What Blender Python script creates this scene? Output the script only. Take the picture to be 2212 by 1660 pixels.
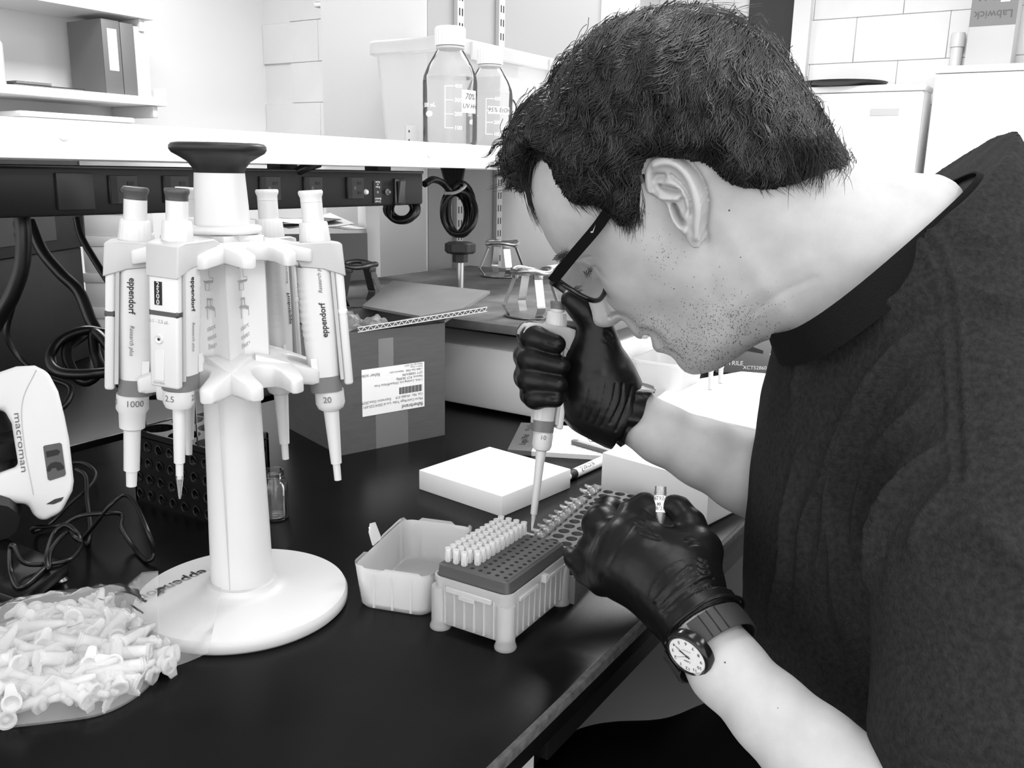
import bpy, bmesh, math, random
import numpy as np
from mathutils import Matrix, Vector
random.seed(7); RNG=np.random.default_rng(7)
for o in list(bpy.data.objects): bpy.data.objects.remove(o)
SC=bpy.context.scene; COL=SC.collection
PI=math.pi
# ------------------------------------------------------------ camera
W,H=2212,1660
F=1925.; HC=.37
def nz(v): v=np.array(v,float); return v/np.linalg.norm(v)
_a=nz([(2370-1106)/F,-(395-830)/F,1]); _b=nz([(-2018-1106)/F,-(313-830)/F,1])
_b=nz(_b-_a*(_a@_b)); _z=np.cross(_a,_b)
if _z[1]<0: _z=-_z
_M=np.array([_a,_b,_z]); C=np.array([0,0,HC])
CR,CU,CF=_M[:,0],_M[:,1],_M[:,2]
def ray(x,y): return CF+CR*((x-W/2)/F)-CU*((y-H/2)/F)
def onz(x,y,v=0.): d=ray(x,y); return C+d*((v-C[2])/d[2])
def ony(x,y,v): d=ray(x,y); return C+d*((v-C[1])/d[1])
def onx(x,y,v): d=ray(x,y); return C+d*((v-C[0])/d[0])
def at(x,y,d): return C+ray(x,y)*d
def proj(P):
    v=np.asarray(P)-C; d=v@CF
    return np.stack([W/2+F*(v@CR)/d, H/2-F*(v@CU)/d, d],-1)
cd=bpy.data.cameras.new('camera'); cam=bpy.data.objects.new('camera',cd); COL.objects.link(cam)
cd.sensor_fit='HORIZONTAL'; cd.sensor_width=36.; cd.lens=36.*F/W; cd.clip_start=.02; cd.clip_end=60
mw=Matrix.Identity(4)
for i in range(3): mw[i][0]=CR[i]; mw[i][1]=CU[i]; mw[i][2]=-CF[i]; mw[i][3]=C[i]
cam.matrix_world=mw; SC.camera=cam
# ------------------------------------------------------------ world, lights, exposure
wd=bpy.data.worlds.new('world'); SC.world=wd; wd.use_nodes=True
wd.node_tree.nodes['Background'].inputs[0].default_value=(1,1,1,1)
wd.node_tree.nodes['Background'].inputs[1].default_value=1.55
def area(name,loc,sx,sy,power,rot=(0,0,0)):
    l=bpy.data.lights.new(name,'AREA'); l.shape='RECTANGLE'; l.size=sx; l.size_y=sy; l.energy=power
    o=bpy.data.objects.new(name,l); o.location=loc; o.rotation_euler=rot; COL.objects.link(o); return o
area('ceiling_light',(.75,.35,1.75),1.2,.5,8)
area('ceiling_light',(2.8,.6,1.75),1.2,.5,32)
area('ceiling_light',(2.2,2.5,1.75),1.2,.5,30)
area('ceiling_light',(-.6,-.9,1.75),1.2,.5,11)
area('ceiling_light',(1.4,-1.2,1.75),1.2,.5,16)
SC.view_settings.view_transform='Standard'; SC.view_settings.look='None'
SC.view_settings.exposure=.85; SC.view_settings.gamma=1; SC.view_settings.use_curve_mapping=False
# ------------------------------------------------------------ materials
MT={}
def mat(name,g,rough=.5,spec=.5,noise=0,nscale=40,bump=0,bscale=200,metal=0,coat=0,stretch=None,emit=0):
    if name in MT: return MT[name]
    m=bpy.data.materials.new(name); m.use_nodes=True; nt=m.node_tree; p=nt.nodes['Principled BSDF']
    p.inputs['Base Color'].default_value=(g,g,g,1); p.inputs['Roughness'].default_value=rough
    p.inputs['Specular IOR Level'].default_value=spec; p.inputs['Metallic'].default_value=metal
    p.inputs['Coat Weight'].default_value=coat
    if emit: p.inputs['Emission Color'].default_value=(1,1,1,1); p.inputs['Emission Strength'].default_value=emit
    if noise or bump:
        tc=nt.nodes.new('ShaderNodeTexCoord'); mp=nt.nodes.new('ShaderNodeMapping'); nt.links.new(tc.outputs['Object'],mp.inputs[0])
        if stretch: mp.inputs['Scale'].default_value=stretch
    if noise:
        n=nt.nodes.new('ShaderNodeTexNoise'); n.inputs['Scale'].default_value=nscale; n.inputs['Detail'].default_value=4
        nt.links.new(mp.outputs[0],n.inputs['Vector'])
        r=nt.nodes.new('ShaderNodeMapRange'); r.inputs[1].default_value=.3; r.inputs[2].default_value=.7
        r.inputs[3].default_value=g*(1-noise); r.inputs[4].default_value=g*(1+noise)
        nt.links.new(n.outputs['Fac'],r.inputs[0]); nt.links.new(r.outputs[0],p.inputs['Base Color'])
    if bump:
        n=nt.nodes.new('ShaderNodeTexNoise'); n.inputs['Scale'].default_value=bscale; n.inputs['Detail'].default_value=3
        nt.links.new(mp.outputs[0],n.inputs['Vector'])
        b=nt.nodes.new('ShaderNodeBump'); b.inputs['Strength'].default_value=bump; b.inputs['Distance'].default_value=.002
        nt.links.new(n.outputs['Fac'],b.inputs['Height']); nt.links.new(b.outputs[0],p.inputs['Normal'])
    MT[name]=m; return m
def film(name,g,cover,rough=.1,gl=.25,bump=0,bscale=40):
    """thin clear sheet: see-through, faint milky body, glossy by angle"""
    m=bpy.data.materials.new(name); m.use_nodes=True; nt=m.node_tree; nt.nodes.clear(); N=nt.nodes.new; L=nt.links.new
    out=N('ShaderNodeOutputMaterial'); t=N('ShaderNodeBsdfTransparent'); t.inputs[0].default_value=(.96,.96,.96,1)
    d=N('ShaderNodeBsdfDiffuse'); d.inputs[0].default_value=(g,g,g,1)
    tl=N('ShaderNodeBsdfTranslucent'); tl.inputs[0].default_value=(g,g,g,1)
    md=N('ShaderNodeMixShader'); md.inputs[0].default_value=.5; L(d.outputs[0],md.inputs[1]); L(tl.outputs[0],md.inputs[2])
    m1=N('ShaderNodeMixShader'); m1.inputs[0].default_value=cover; L(t.outputs[0],m1.inputs[1]); L(md.outputs[0],m1.inputs[2])
    gs=N('ShaderNodeBsdfGlossy'); gs.inputs['Roughness'].default_value=rough; gs.inputs[0].default_value=(1,1,1,1)
    lw=N('ShaderNodeLayerWeight'); lw.inputs[0].default_value=gl
    m2=N('ShaderNodeMixShader'); L(lw.outputs['Fresnel'],m2.inputs[0]); L(m1.outputs[0],m2.inputs[1]); L(gs.outputs[0],m2.inputs[2])
    if bump:
        n=N('ShaderNodeTexNoise'); n.inputs['Scale'].default_value=bscale; b=N('ShaderNodeBump'); b.inputs['Strength'].default_value=bump
        b.inputs['Distance'].default_value=.01; tc=N('ShaderNodeTexCoord'); L(tc.outputs['Object'],n.inputs['Vector'])
        L(n.outputs['Fac'],b.inputs['Height']); L(b.outputs[0],gs.inputs['Normal']); L(b.outputs[0],lw.inputs['Normal'])
    L(m2.outputs[0],out.inputs[0]); MT[name]=m; return m
def liquid(name):
    m=mat(name,1,0.02); p=m.node_tree.nodes['Principled BSDF']; p.inputs['Transmission Weight'].default_value=1; p.inputs['IOR'].default_value=1.33; return m
mat('white',.58,.38); mat('white_matte',.82,.7); mat('card_white',.88,.75,noise=.015,nscale=25); mat('off_white',.62,.4)
mat('paint_white',.82,.45); mat('paint_wall',.66,.8,noise=.02,nscale=6); mat('wall_plain',.70,.85)
mat('grey_light',.42,.5); mat('grey_mid',.14,.5); mat('grey_dark',.045,.45); mat('charcoal',.014,.4,.3); mat('black',.004,.4,.25); mat('black_gloss',.005,.18,.35)
mat('black_cable',.004,.32,.35); mat('ink',.012,.6); mat('ink_grey',.10,.6); mat('ink_light',.28,.6); mat('print_white',.85,.6)
mat('bench',.0035,.27,.14,noise=.25,nscale=12,bump=.05,bscale=900); mat('bench_edge',.05,.8,noise=.5,nscale=140)
mat('cardboard',.085,.85,noise=.08,nscale=30,stretch=(1,1,8)); mat('cardboard_in',.20,.85,noise=.06,nscale=30); mat('carton_dark',.018,.8,noise=.1)
mat('corrugated',.6,.8); mat('shaker_top',.13,.75,noise=.35,nscale=18); mat('shaker_body',.75,.6); mat('partition',.27,.8); mat('partition_lit',.66,.8)  # partition tones put the wall's shaded and lit sides into the colour
mat('metal',.45,.3,metal=1); mat('metal_dark',.12,.35,metal=.8); mat('steel_rail',.42,.5)
mat('floor',.06,.6,noise=.15,nscale=60); mat('drawer',.20,.6); mat('trim',.32,.6)
mat('skin',.43,.6,.25,noise=.06,nscale=60,bump=.10,bscale=900); mat('lip',.20,.4); mat('tooth',.75,.2); mat('mole',.07,.6)
mat('hair_base',.0025,.7,.1); mat('glove',.004,.36,.24,noise=.2,nscale=50,bump=.10,bscale=160); mat('shirt',.022,.95,.05,noise=.28,nscale=260,bump=.6,bscale=600)
mat('collar',.009,.95,.05,bump=.7,bscale=900); mat('pants',.003,.9,.03); mat('strap',.022,.55); mat('dial',.85,.4)
mat('rack_grey',.13,.55); mat('deck_grey',.055,.45); mat('ice_white',.86,.6); mat('fridge',.84,.4)
hm=mat('hair',.012,.28,.6); 
film('glass',.9,.03,.03,.12); film('clear_plastic',.9,.20,.12,.3); film('milky',.86,.55,.28,.22); film('milky_thick',.86,.68,.3,.2)
film('bag_film',.95,.23,.2,.045,bump=.10,bscale=26); film('tub_plastic',.8,.72,.35,.2); film('lens',.5,.04,.03,.30); film('tape',.6,.35,.2,.2); film('tube_plastic',.97,.55,.10,.15); film('glass_thick',.9,.03,.03,.3)
film('liquid',.9,.06,.05,.10)
# ------------------------------------------------------------ mesh helpers
class MB:
    def __init__(s): s.v=[]; s.f=[]; s.n=0
    def add(s,v,f,M=None):
        v=np.asarray(v,float).reshape(-1,3)
        if M is not None:
            M=np.array(M); v=v@M[:3,:3].T+M[:3,3]
        s.v.append(v); o=s.n
        s.f.extend([tuple(int(i)+o for i in q) for q in f]); s.n+=len(v); return s
    def box(s,c,sz,M=None):
        c=np.array(c,float); h=np.array(sz,float)/2
        v=[c+h*np.array(k) for k in((-1,-1,-1),(1,-1,-1),(1,1,-1),(-1,1,-1),(-1,-1,1),(1,-1,1),(1,1,1),(-1,1,1))]
        return s.add(v,[(0,3,2,1),(4,5,6,7),(0,1,5,4),(1,2,6,5),(2,3,7,6),(3,0,4,7)],M)
    def b2(s,a,b,M=None):
        a=np.array(a,float); b=np.array(b,float); lo=np.minimum(a,b); hi=np.maximum(a,b); return s.box((lo+hi)/2,hi-lo,M)
    def rings(s,R,cap0=True,cap1=True,M=None,closed=True):
        n=len(R[0]); v=np.concatenate([np.asarray(r,float) for r in R]); f=[]
        for k in range(len(R)-1):
            for i in range(n if closed else n-1):
                j=(i+1)%n; f.append((k*n+i,k*n+j,(k+1)*n+j,(k+1)*n+i))
        if cap0: f.append(tuple(range(n))[::-1])
        if cap1: f.append(tuple((len(R)-1)*n+i for i in range(n)))
        return s.add(v,f,M)
    def lathe(s,prof,n=32,M=None,cap0=True,cap1=True,rib=0,ribn=0):
        R=[]
        for r,z in prof:
            t=np.arange(n)*2*PI/n; rr=np.full(n,max(r,1e-5))
            if ribn: rr=rr*(1+rib*np.cos(ribn*t))
            R.append(np.stack([rr*np.cos(t),rr*np.sin(t),np.full(n,z)],1))
        return s.rings(R,cap0,cap1,M)
    def tube(s,P,r,n=8,M=None,cap=True):
        P=np.asarray(P,float); k=len(P); r=np.broadcast_to(np.asarray(r,float),(k,))
        T=np.gradient(P,axis=0); T/=np.linalg.norm(T,axis=1)[:,None]+1e-12
        u=np.cross(T[0],[0,0,1.]); 
        if np.linalg.norm(u)<.1: u=np.cross(T[0],[1.,0,0])
        R=[]; t=np.arange(n)*2*PI/n
        for i in range(k):
            u=u-T[i]*(u@T[i]); u/=np.linalg.norm(u)+1e-12; w=np.cross(T[i],u)
            R.append(P[i]+r[i]*(np.cos(t)[:,None]*u+np.sin(t)[:,None]*w))
        return s.rings(R,cap,cap,M)
    def prism(s,poly,z0,z1,M=None):
        p=np.asarray(poly,float); n=len(p)
        a=np.c_[p,np.full(n,z0)]; b=np.c_[p,np.full(n,z1)]
        return s.rings([a,b],M=M)
    def build(s,name,m,parent=None,smooth=40,bevel=0,seg=2,world=False):
        me=bpy.data.meshes.new(name); me.from_pydata(np.concatenate(s.v).tolist() if s.v else [],[],s.f); 
        if bevel:
            bm=bmesh.new(); bm.from_mesh(me)
            es=[e for e in bm.edges if len(e.link_faces)==2 and e.calc_face_angle(0)>.6]
            bmesh.ops.bevel(bm,geom=es,offset=bevel,segments=seg,affect='EDGES',profile=.5,clamp_overlap=True)
            bm.to_mesh(me); bm.free()
        return mesh_obj(name,me,m,parent,smooth,world)
def mesh_obj(name,me,m,parent=None,smooth=40,world=False):
    me.materials.append(MT[m] if isinstance(m,str) else m)
    if smooth:
        me.shade_smooth()
        if smooth<180: me.set_sharp_from_angle(angle=math.radians(smooth))
    o=bpy.data.objects.new(name,me); COL.objects.link(o)
    if parent is not None:
        o.parent=parent
        if world: o.matrix_parent_inverse=full(parent).inverted()
    return o
def full(o):
    M=o.matrix_basis.copy()
    if o.parent: M=full(o.parent)@o.matrix_parent_inverse@M
    return M
def tag(o,label,cat,group=None,kind=None):
    if label: o['label']=label
    if cat: o['category']=cat
    if group: o['group']=group
    if kind: o['kind']=kind
    return o
def thing(name,label,cat,loc=(0,0,0),rz=0,group=None,M=None):
    o=bpy.data.objects.new(name,None); COL.objects.link(o); o.empty_display_size=.02
    if M is not None: o.matrix_basis=Matrix(np.array(M).tolist())
    else: o.location=tuple(float(x) for x in loc); o.rotation_euler=(0,0,rz)
    return tag(o,label,cat,group)
def struct(o): o['kind']='structure'; return o
def frame(o,x=None,y=None,z=None):
    """4x4 with origin o from two given axes"""
    if z is not None and x is not None: z=nz(z); y_=nz(np.cross(z,x)); x_=np.cross(y_,z); z_=z
    elif z is not None: z_=nz(z); y=np.array(y,float); x_=nz(np.cross(y,z_)); y_=np.cross(z_,x_)
    else: x_=nz(x); z_=nz(np.cross(x_,y)); y_=np.cross(z_,x_)
    M=np.eye(4); M[:3,0]=x_; M[:3,1]=y_; M[:3,2]=z_; M[:3,3]=o; return M
def spline(P,n=8):
    P=np.asarray(P,float); Q=np.vstack([2*P[0]-P[1],P,2*P[-1]-P[-2]]); out=[]
    for i in range(1,len(Q)-2):
        p0,p1,p2,p3=Q[i-1:i+3]
        for t in np.arange(n)/n: out.append(.5*((2*p1)+(-p0+p2)*t+(2*p0-5*p1+4*p2-p3)*t*t+(-p0+3*p1-3*p2+p3)*t**3))
    out.append(P[-1]); return np.array(out)
def rrect(w,h,r,n=5):
    out=[]
    for cx,cy,a in((w/2-r,h/2-r,0),(-w/2+r,h/2-r,PI/2),(-w/2+r,-h/2+r,PI),(w/2-r,-h/2+r,1.5*PI)):
        for k in range(n): t=a+k*PI/2/(n-1); out.append((cx+r*math.cos(t),cy+r*math.sin(t)))
    return np.array(out)
_tx={}
def text(s,size,shear=0,align='CENTER',bold=0):
    k=(s,size,shear,align,bold)
    if k in _tx: return _tx[k]
    c=bpy.data.curves.new('t','FONT'); c.body=s; c.size=size; c.align_x=align; c.align_y='CENTER'; c.shear=shear; c.resolution_u=3; c.offset=bold*size
    o=bpy.data.objects.new('t',c); me=bpy.data.meshes.new_from_object(o)
    v=np.array([x.co[:] for x in me.vertices]).reshape(-1,3); f=[tuple(p.vertices) for p in me.polygons]
    bpy.data.objects.remove(o); bpy.data.curves.remove(c); bpy.data.meshes.remove(me)
    _tx[k]=(v,f); return v,f
def put_text(mb,s,size,o,tx,ty,off=.0003,**k):
    v,f=text(s,size,**k); tx=nz(tx); ty=nz(ty); n=np.cross(tx,ty)
    if len(v): mb.add(np.asarray(o)+v[:,:1]*tx+v[:,1:2]*ty+n*off,f)
def wrap_text(mb,s,size,R,ang,z,**k):
    """text wrapped on a vertical cylinder, readable from outside"""
    v,f=text(s,size,**k)
    if len(v): t=ang+v[:,0]/R; mb.add(np.stack([R*np.cos(t),R*np.sin(t),z+v[:,1]],1),f)
def copy_tree(o,parent=None):
    c=o.copy(); COL.objects.link(c); c.parent=parent
    for ch in list(o.children): copy_tree(ch,c)
    return c
# ------------------------------------------------------------ implicit surfaces
def surfnets(Fd,org,h):
    s=Fd<0; nx,ny,nz_=Fd.shape
    cnt=np.zeros((nx-1,ny-1,nz_-1),np.uint8)
    for a in(0,1):
        for b in(0,1):
            for c in(0,1): cnt+=s[a:nx-1+a,b:ny-1+b,c:nz_-1+c]
    act=np.argwhere((cnt>0)&(cnt<8)); del cnt
    idg=np.full((nx-1,ny-1,nz_-1),-1,np.int32); idg[tuple(act.T)]=np.arange(len(act))
    acc=np.zeros((len(act),3)); n=np.zeros(len(act))
    cn=[(a,b,c) for a in(0,1) for b in(0,1) for c in(0,1)]
    val={k:Fd[act[:,0]+k[0],act[:,1]+k[1],act[:,2]+k[2]] for k in cn}
    for p in cn:
        for ax in range(3):
            if p[ax]==0:
                q=list(p); q[ax]=1; q=tuple(q); a=val[p]; b=val[q]; m=(a<0)!=(b<0)
                t=np.where(m,a/np.where(m,a-b,1),0); P=np.array(p,float)[None,:].repeat(len(act),0); P[:,ax]+=t
                acc[m]+=P[m]; n[m]+=1
    V=(act+acc/n[:,None])*h+np.asarray(org)
    Q=[]
    for ax in range(3):
        sl0=[slice(None)]*3; sl1=[slice(None)]*3; sl0[ax]=slice(0,-1); sl1[ax]=slice(1,None)
        ch=s[tuple(sl0)]!=s[tuple(sl1)]; e=np.argwhere(ch)
        b,c=(ax+1)%3,(ax+2)%3; L=Fd.shape
        e=e[(e[:,b]>0)&(e[:,c]>0)&(e[:,b]<L[b]-1)&(e[:,c]<L[c]-1)]
        def cell(db,dc):
            k=e.copy(); k[:,b]+=db; k[:,c]+=dc; return idg[tuple(k.T)]
        q=np.stack([cell(-1,-1),cell(0,-1),cell(0,0),cell(-1,0)],1)
        ins=s[tuple(e.T)]; q[~ins]=q[~ins][:,::-1]; Q.append(q)
    Q=np.concatenate(Q); Q=Q[(Q>=0).all(1)]
    return V,Q
def np_mesh(name,V,Q):
    me=bpy.data.meshes.new(name); me.vertices.add(len(V)); me.vertices.foreach_set('co',np.ascontiguousarray(V,np.float32).ravel())
    k=Q.shape[1]; me.loops.add(Q.size); me.loops.foreach_set('vertex_index',np.ascontiguousarray(Q,np.int32).ravel())
    me.polygons.add(len(Q)); me.polygons.foreach_set('loop_start',np.arange(0,Q.size,k,dtype=np.int32))
    me.update(calc_edges=True); me.validate(); return me
def smin(a,b,k): 
    h=np.maximum(k-np.abs(a-b),0)/k; return np.minimum(a,b)-h*h*k*.25
def rcone(P,a,b,r1,r2):
    a=np.asarray(a); b=np.asarray(b); d=b-a; t=np.clip(((P-a)@d)/(d@d),0,1)
    return np.linalg.norm(P-a-t[:,None]*d,axis=1)-(r1+(r2-r1)*t)
def ellip(P,c,R):
    """R: 3x3 rows = unit axis * (1/radius)"""
    q=(P-c)@R.T; k=np.linalg.norm(q,axis=1); g=np.linalg.norm(q@R,axis=1)
    return k*(k-1)/np.maximum(g,1e-6)
def sample(fn,lo,hi,h,bs=12,lip=1.6):
    """sparse sampling of fn on a dense grid"""
    lo=np.asarray(lo,float); n=np.ceil((np.asarray(hi)-lo)/h/bs).astype(int)*bs+1
    G=np.full(tuple(n),1.,np.float32); nb=(n-1)//bs
    I=np.stack(np.meshgrid(*[np.arange(k) for k in nb],indexing='ij'),-1).reshape(-1,3)
    cc=lo+(I*bs+bs/2)*h; f=fn(cc); rad=bs*h*.87*lip
    for i in I[f<-rad]:
        a=i*bs; G[a[0]:a[0]+bs+1,a[1]:a[1]+bs+1,a[2]:a[2]+bs+1]=-1.
    loc=np.stack(np.meshgrid(*[np.arange(bs+1)]*3,indexing='ij'),-1).reshape(-1,3)
    A=I[np.abs(f)<=rad]
    for s in range(0,len(A),64):
        B=A[s:s+64]; P=(lo+(B[:,None,:]*bs+loc[None])*h).reshape(-1,3); v=fn(P).astype(np.float32).reshape(len(B),bs+1,bs+1,bs+1)
        for i,x in zip(B*bs,v): G[i[0]:i[0]+bs+1,i[1]:i[1]+bs+1,i[2]:i[2]+bs+1]=x
    return G,lo
def sdf_mesh(name,fn,lo,hi,h): 
    G,o=sample(fn,lo,hi,h); V,Q=surfnets(G,o,h); return V,Q
def vnorm(V,Q):
    n=np.cross(V[Q[:,2]]-V[Q[:,0]],V[Q[:,3]]-V[Q[:,1]]); N=np.zeros_like(V)
    for k in range(4):
        for c in range(3): N[:,c]+=np.bincount(Q[:,k],n[:,c],len(V))
    return N/(np.linalg.norm(N,axis=1,keepdims=True)+1e-12)
def pd3(P,L,far=9.):
    out=np.full(len(P),far); lo=L.min(0)-.03; hi=L.max(0)+.03; m=((P>lo)&(P<hi)).all(1)
    if m.any():
        Q=P[m]; d=np.full(len(Q),far)
        for a,b in zip(L[:-1],L[1:]):
            e=b-a; t=np.clip(((Q-a)@e)/(e@e+1e-12),0,1); w=Q-a-t[:,None]*e; d=np.minimum(d,np.einsum('ij,ij->i',w,w))
        out[m]=np.sqrt(d)
    return out
def vnoise(P,s,seed=0):
    g=np.random.default_rng(seed); out=0
    for k in range(5):
        w=g.normal(size=3); w*=s*(1+.5*k)/np.linalg.norm(w); out=out+np.sin(P@w+g.uniform(0,6))/(1+.4*k)
    return out/3
def pxc(x,y,d,r): return at(x,y,d),r*d/F
# ============================================================ SETTING
def slab(name,a,b,m,parent=None,bevel=0): return MB().b2(a,b).build(name,m,parent,bevel=bevel)
struct(slab('floor',(-2.5,-3,-.95),(6,4.2,-.9),'floor'))
struct(slab('ceiling',(-2.5,-3,1.9),(6,4.2,1.95),'wall_plain'))
struct(slab('wall_back',(-2.5,3.82,-.9),(3.7,3.9,1.9),'wall_plain'))
# end walls of painted block, each block its own piece with a recessed joint
bl=MB().b2((-.008,-.1992,-.0992),(.008,.1992,.0992)).build('block','paint_wall',bevel=.0022,seg=1)
def block_wall(name,x,y0,y1,z0,z1,ylo,yhi,zlo,zhi):
    w=struct(slab(name,(x+.008,y0,z0),(x+.1,y1,z1),'paint_wall'))
    k=0; r=0; z=zlo
    while z<zhi:
        y=ylo-(.2 if r%2 else 0)
        while y<yhi:
            a,b=max(y,y0),min(y+.4,y1)
            if b-a>.39:
                o=bl.copy(); COL.objects.link(o); o.name='block'; o.location=(x+.004,y+.2,z+.1); o.parent=w; k+=1
            y+=.4
        z+=.2; r+=1
    return w
block_wall('wall_end',3.5,2.2,3.82,-.9,1.9,2.62,3.82,.10,1.3)
block_wall('wall_right',4.6,-2.6,2.2,-.9,1.9,-.75,2.0,.30,1.5)
bpy.data.objects.remove(bl)
struct(slab('wall_return',(3.5,2.1,-.9),(4.7,2.2,1.9),'paint_wall'))
# partition with slotted rails
pw=struct(slab('wall_partition',(1.672,1.30,-.9),(2.50,1.62,1.9),'partition'))
struct(slab('partition_lit_face',(1.666,1.302,-.9),(1.674,1.618,1.9),'partition_lit'))  # end face of the partition, paler to paint in its brighter light
struct(slab('trim_2',(2.50,1.28,-.9),(2.72,1.64,1.9),'paint_white'))
for k,(x,lab) in enumerate(((1.781,'slotted grey wall rail behind the hanging cable coil'),(1.954,'slotted grey wall rail behind the small flask clamp'))):
    t=thing('wall_rail',lab,'shelf rail',(x,1.30,-.1),group='slotted wall rails')
    MB().b2((-.013,-.012,0),(.013,0,1.3)).build('rail','steel_rail',t,bevel=.001,seg=1)
    sl=MB()
    for i in range(38):
        for s in(-1,1): sl.b2((s*.0055-.0017,-.0126,.05+i*.032),(s*.0055+.0017,-.0115,.066+i*.032))
    sl.build('slots','black',t)
# dark doorway on the end wall and its frame
d1=struct(slab('door_1',(4.57,1.34,-.9),(4.60,1.56,1.7),'charcoal'))
struct(slab('trim_3',(4.55,1.255,-.9),(4.60,1.335,1.75),'off_white'))
# over-head cabinet underside, far left top
t=thing('wall_cabinet','pale overhead wall cabinet cut off by the top edge','cabinet',(3.2,2.79,1.045))
MB().b2((-.2,-.158,.02),(.25,.158,.5)).build('body','grey_light',t,bevel=.003); MB().b2((-.205,-.158,.0),(.25,.158,.018)).build('bottom_rail','grey_light',t,bevel=.003)
# ============================================================ BENCHES
t=thing('lab_bench','black lab bench with worn grey front edge in the foreground','bench',(.9,.68,-.9))
def bp(name,a,b,m,bev=.0): 
    o=np.array((.9,.68,-.9)); return MB().b2(np.array(a)-o,np.array(b)-o).build(name,m,t,bevel=bev)
bp('worktop',(-.9,.2755,-.028),(2.7,1.085,0),'bench',.0015)
bp('edge_strip',(-.9,.2715,-.0095),(2.7,.2768,-.0002),'bench_edge',.0012)
bp('shaded_under_rail',(.53,.297,-.075),(2.7,.315,-.0285),'black')  # black strip paints in the shadow band under the worktop overhang
bp('front_rail',(.80,.300,-.062),(2.7,.318,-.045),'trim',.001)
bp('side_panel',(1.25,.32,-.9),(1.27,.648,-.03),'drawer',.001)
bp('side_panel',(1.25,.652,-.9),(1.27,1.05,-.03),'black',.001)  # rear part in black, painting in the dark of the knee space
bp('cabinet',(1.271,.305,-.9),(2.69,1.05,-.078),'drawer',.002)
bp('cabinet',(-.85,.305,-.9),(.519,1.05,-.03),'grey_light',.002)
bp('drawer_front',(.05,.298,-.24),(.512,.3045,-.045),'grey_light',.002)
bp('back_panel',(.52,1.04,-.9),(1.25,1.05,-.03),'black')
t=thing('lab_bench','second black lab bench beyond the dark seam, under the dark carton','bench',(.9,1.5,-.9))
o_=np.array((.9,1.5,-.9))
MB().b2(np.array((-.9,1.118,-.03))-o_,np.array((1.66,2.0,-.0015))-o_).build('worktop','bench',t,bevel=.0015)
MB().b2(np.array((-.85,1.15,-.9))-o_,np.array((1.6,1.95,-.031))-o_).build('cabinet','drawer',t,bevel=.002)
# ============================================================ SHELF + POWER STRIP
t=thing('reagent_shelf','long white shelf with a deep front lip above the bench','shelf',(1.1,.85,.374))
MB().b2((-1.2,0,0),(.98,.004,.037)).build('front_lip','paint_white',t,bevel=.0012)
MB().b2((-1.2,.0045,.030),(.98,.46,.0365)).build('shelf_board','paint_white',t,bevel=.001)
MB().b2((-1.2,.440,0),(.98,.46,.0295)).build('back_lip','paint_white',t)
for px_,py_ in((138,292),(927,332)):
    p=ony(px_,py_,.8495)-np.array((1.1,.85,.374))
    M=frame(p,y=(0,0,1),z=(0,-1,0)); MB().lathe([(.0001,.0022),(.0035,.0020),(.0055,.0008),(.006,-.001)],20,M=M,cap1=False).build('screw_cap','paint_white',t)
for x in(float(ony(478,700,1.07)[0])-1.1,.85):
    MB().b2((x-.02,.2,-.374),(x+.02,.24,.03)).build('post','off_white',t,bevel=.002)
t=thing('power_strip','long black power strip mounted under the white shelf','power strip',(.9,.875,.318))
MB().b2((-.95,0,0),(.213,.05,.050)).build('housing','black',t,bevel=.004,seg=2)
MB().b2((-.95,-.001,.0465),(.213,.012,.0505)).build('top_rim','black_gloss',t,bevel=.001)
def spt(px_,py_): return ony(px_,py_,.875)-np.array((.9,.875,.318))
a=spt(117,378); b=spt(205,465); MB().b2((a[0],-.003,.006),(b[0],.002,.043)).build('blank_plate','charcoal',t,bevel=.001)
for px_ in(235,352,560,655,748,):
    x=spt(px_,420)[0]; w=.034
    o=MB().b2((x,-.0026,.011),(x+w,.004,.041)).build('outlet','charcoal',t,bevel=.0006,seg=1)
    MB().b2((x+.001,-.0030,.012),(x+.009,-.0024,.040)).build('shutter','black',o)
    s=MB(); s.b2((x+.021,-.0031,.0305),(x+.0285,-.0024,.0345)); s.b2((x+.021,-.0031,.0175),(x+.0285,-.0024,.0215)); s.build('slots','black',o)
    MB().lathe([(.0001,.0008),(.0028,.0006),(.003,0)],12,M=frame((x+.0145,-.0026,.026),y=(0,0,1),z=(0,-1,0))).build('ground_hole','grey_dark',o)
p=spt(790,415); MB().lathe([(.0001,.004),(.003,.003),(.0042,.0)],16,M=frame((p[0],-.0002,p[2]),y=(0,0,1),z=(0,-1,0))).build('indicator_lamp','off_white',t)
p=spt(815,415); MB().b2((p[0]-.0085,-.0008,p[2]-.016),(p[0]+.0085,.001,p[2]+.016)).build('label_plate','charcoal',t)
tm=MB(); 
for i,(sx,dz) in enumerate((('Circuit',.0135),('Breaker',.0095),('15',.0),('Press',-.007),('to',-.0105),('Reset',-.014))):
    put_text(tm,sx,.0042,(p[0],-.0009,p[2]-dz),(-1,0,0),(0,0,-1))
tm.build('lettering','print_white',t)
p=spt(836,415); MB().lathe([(.0001,.006),(.0022,.0055),(.0028,.002),(.0045,.0015),(.0048,0)],16,M=frame((p[0],-.0002,p[2]),y=(0,0,1),z=(0,-1,0))).build('breaker_button','grey_mid',t)
p=spt(862,415); sw=MB().b2((p[0]-.012,-.0022,p[2]-.0195),(p[0]+.012,.002,p[2]+.0195)).build('switch','black_gloss',t,bevel=.0008)
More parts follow.
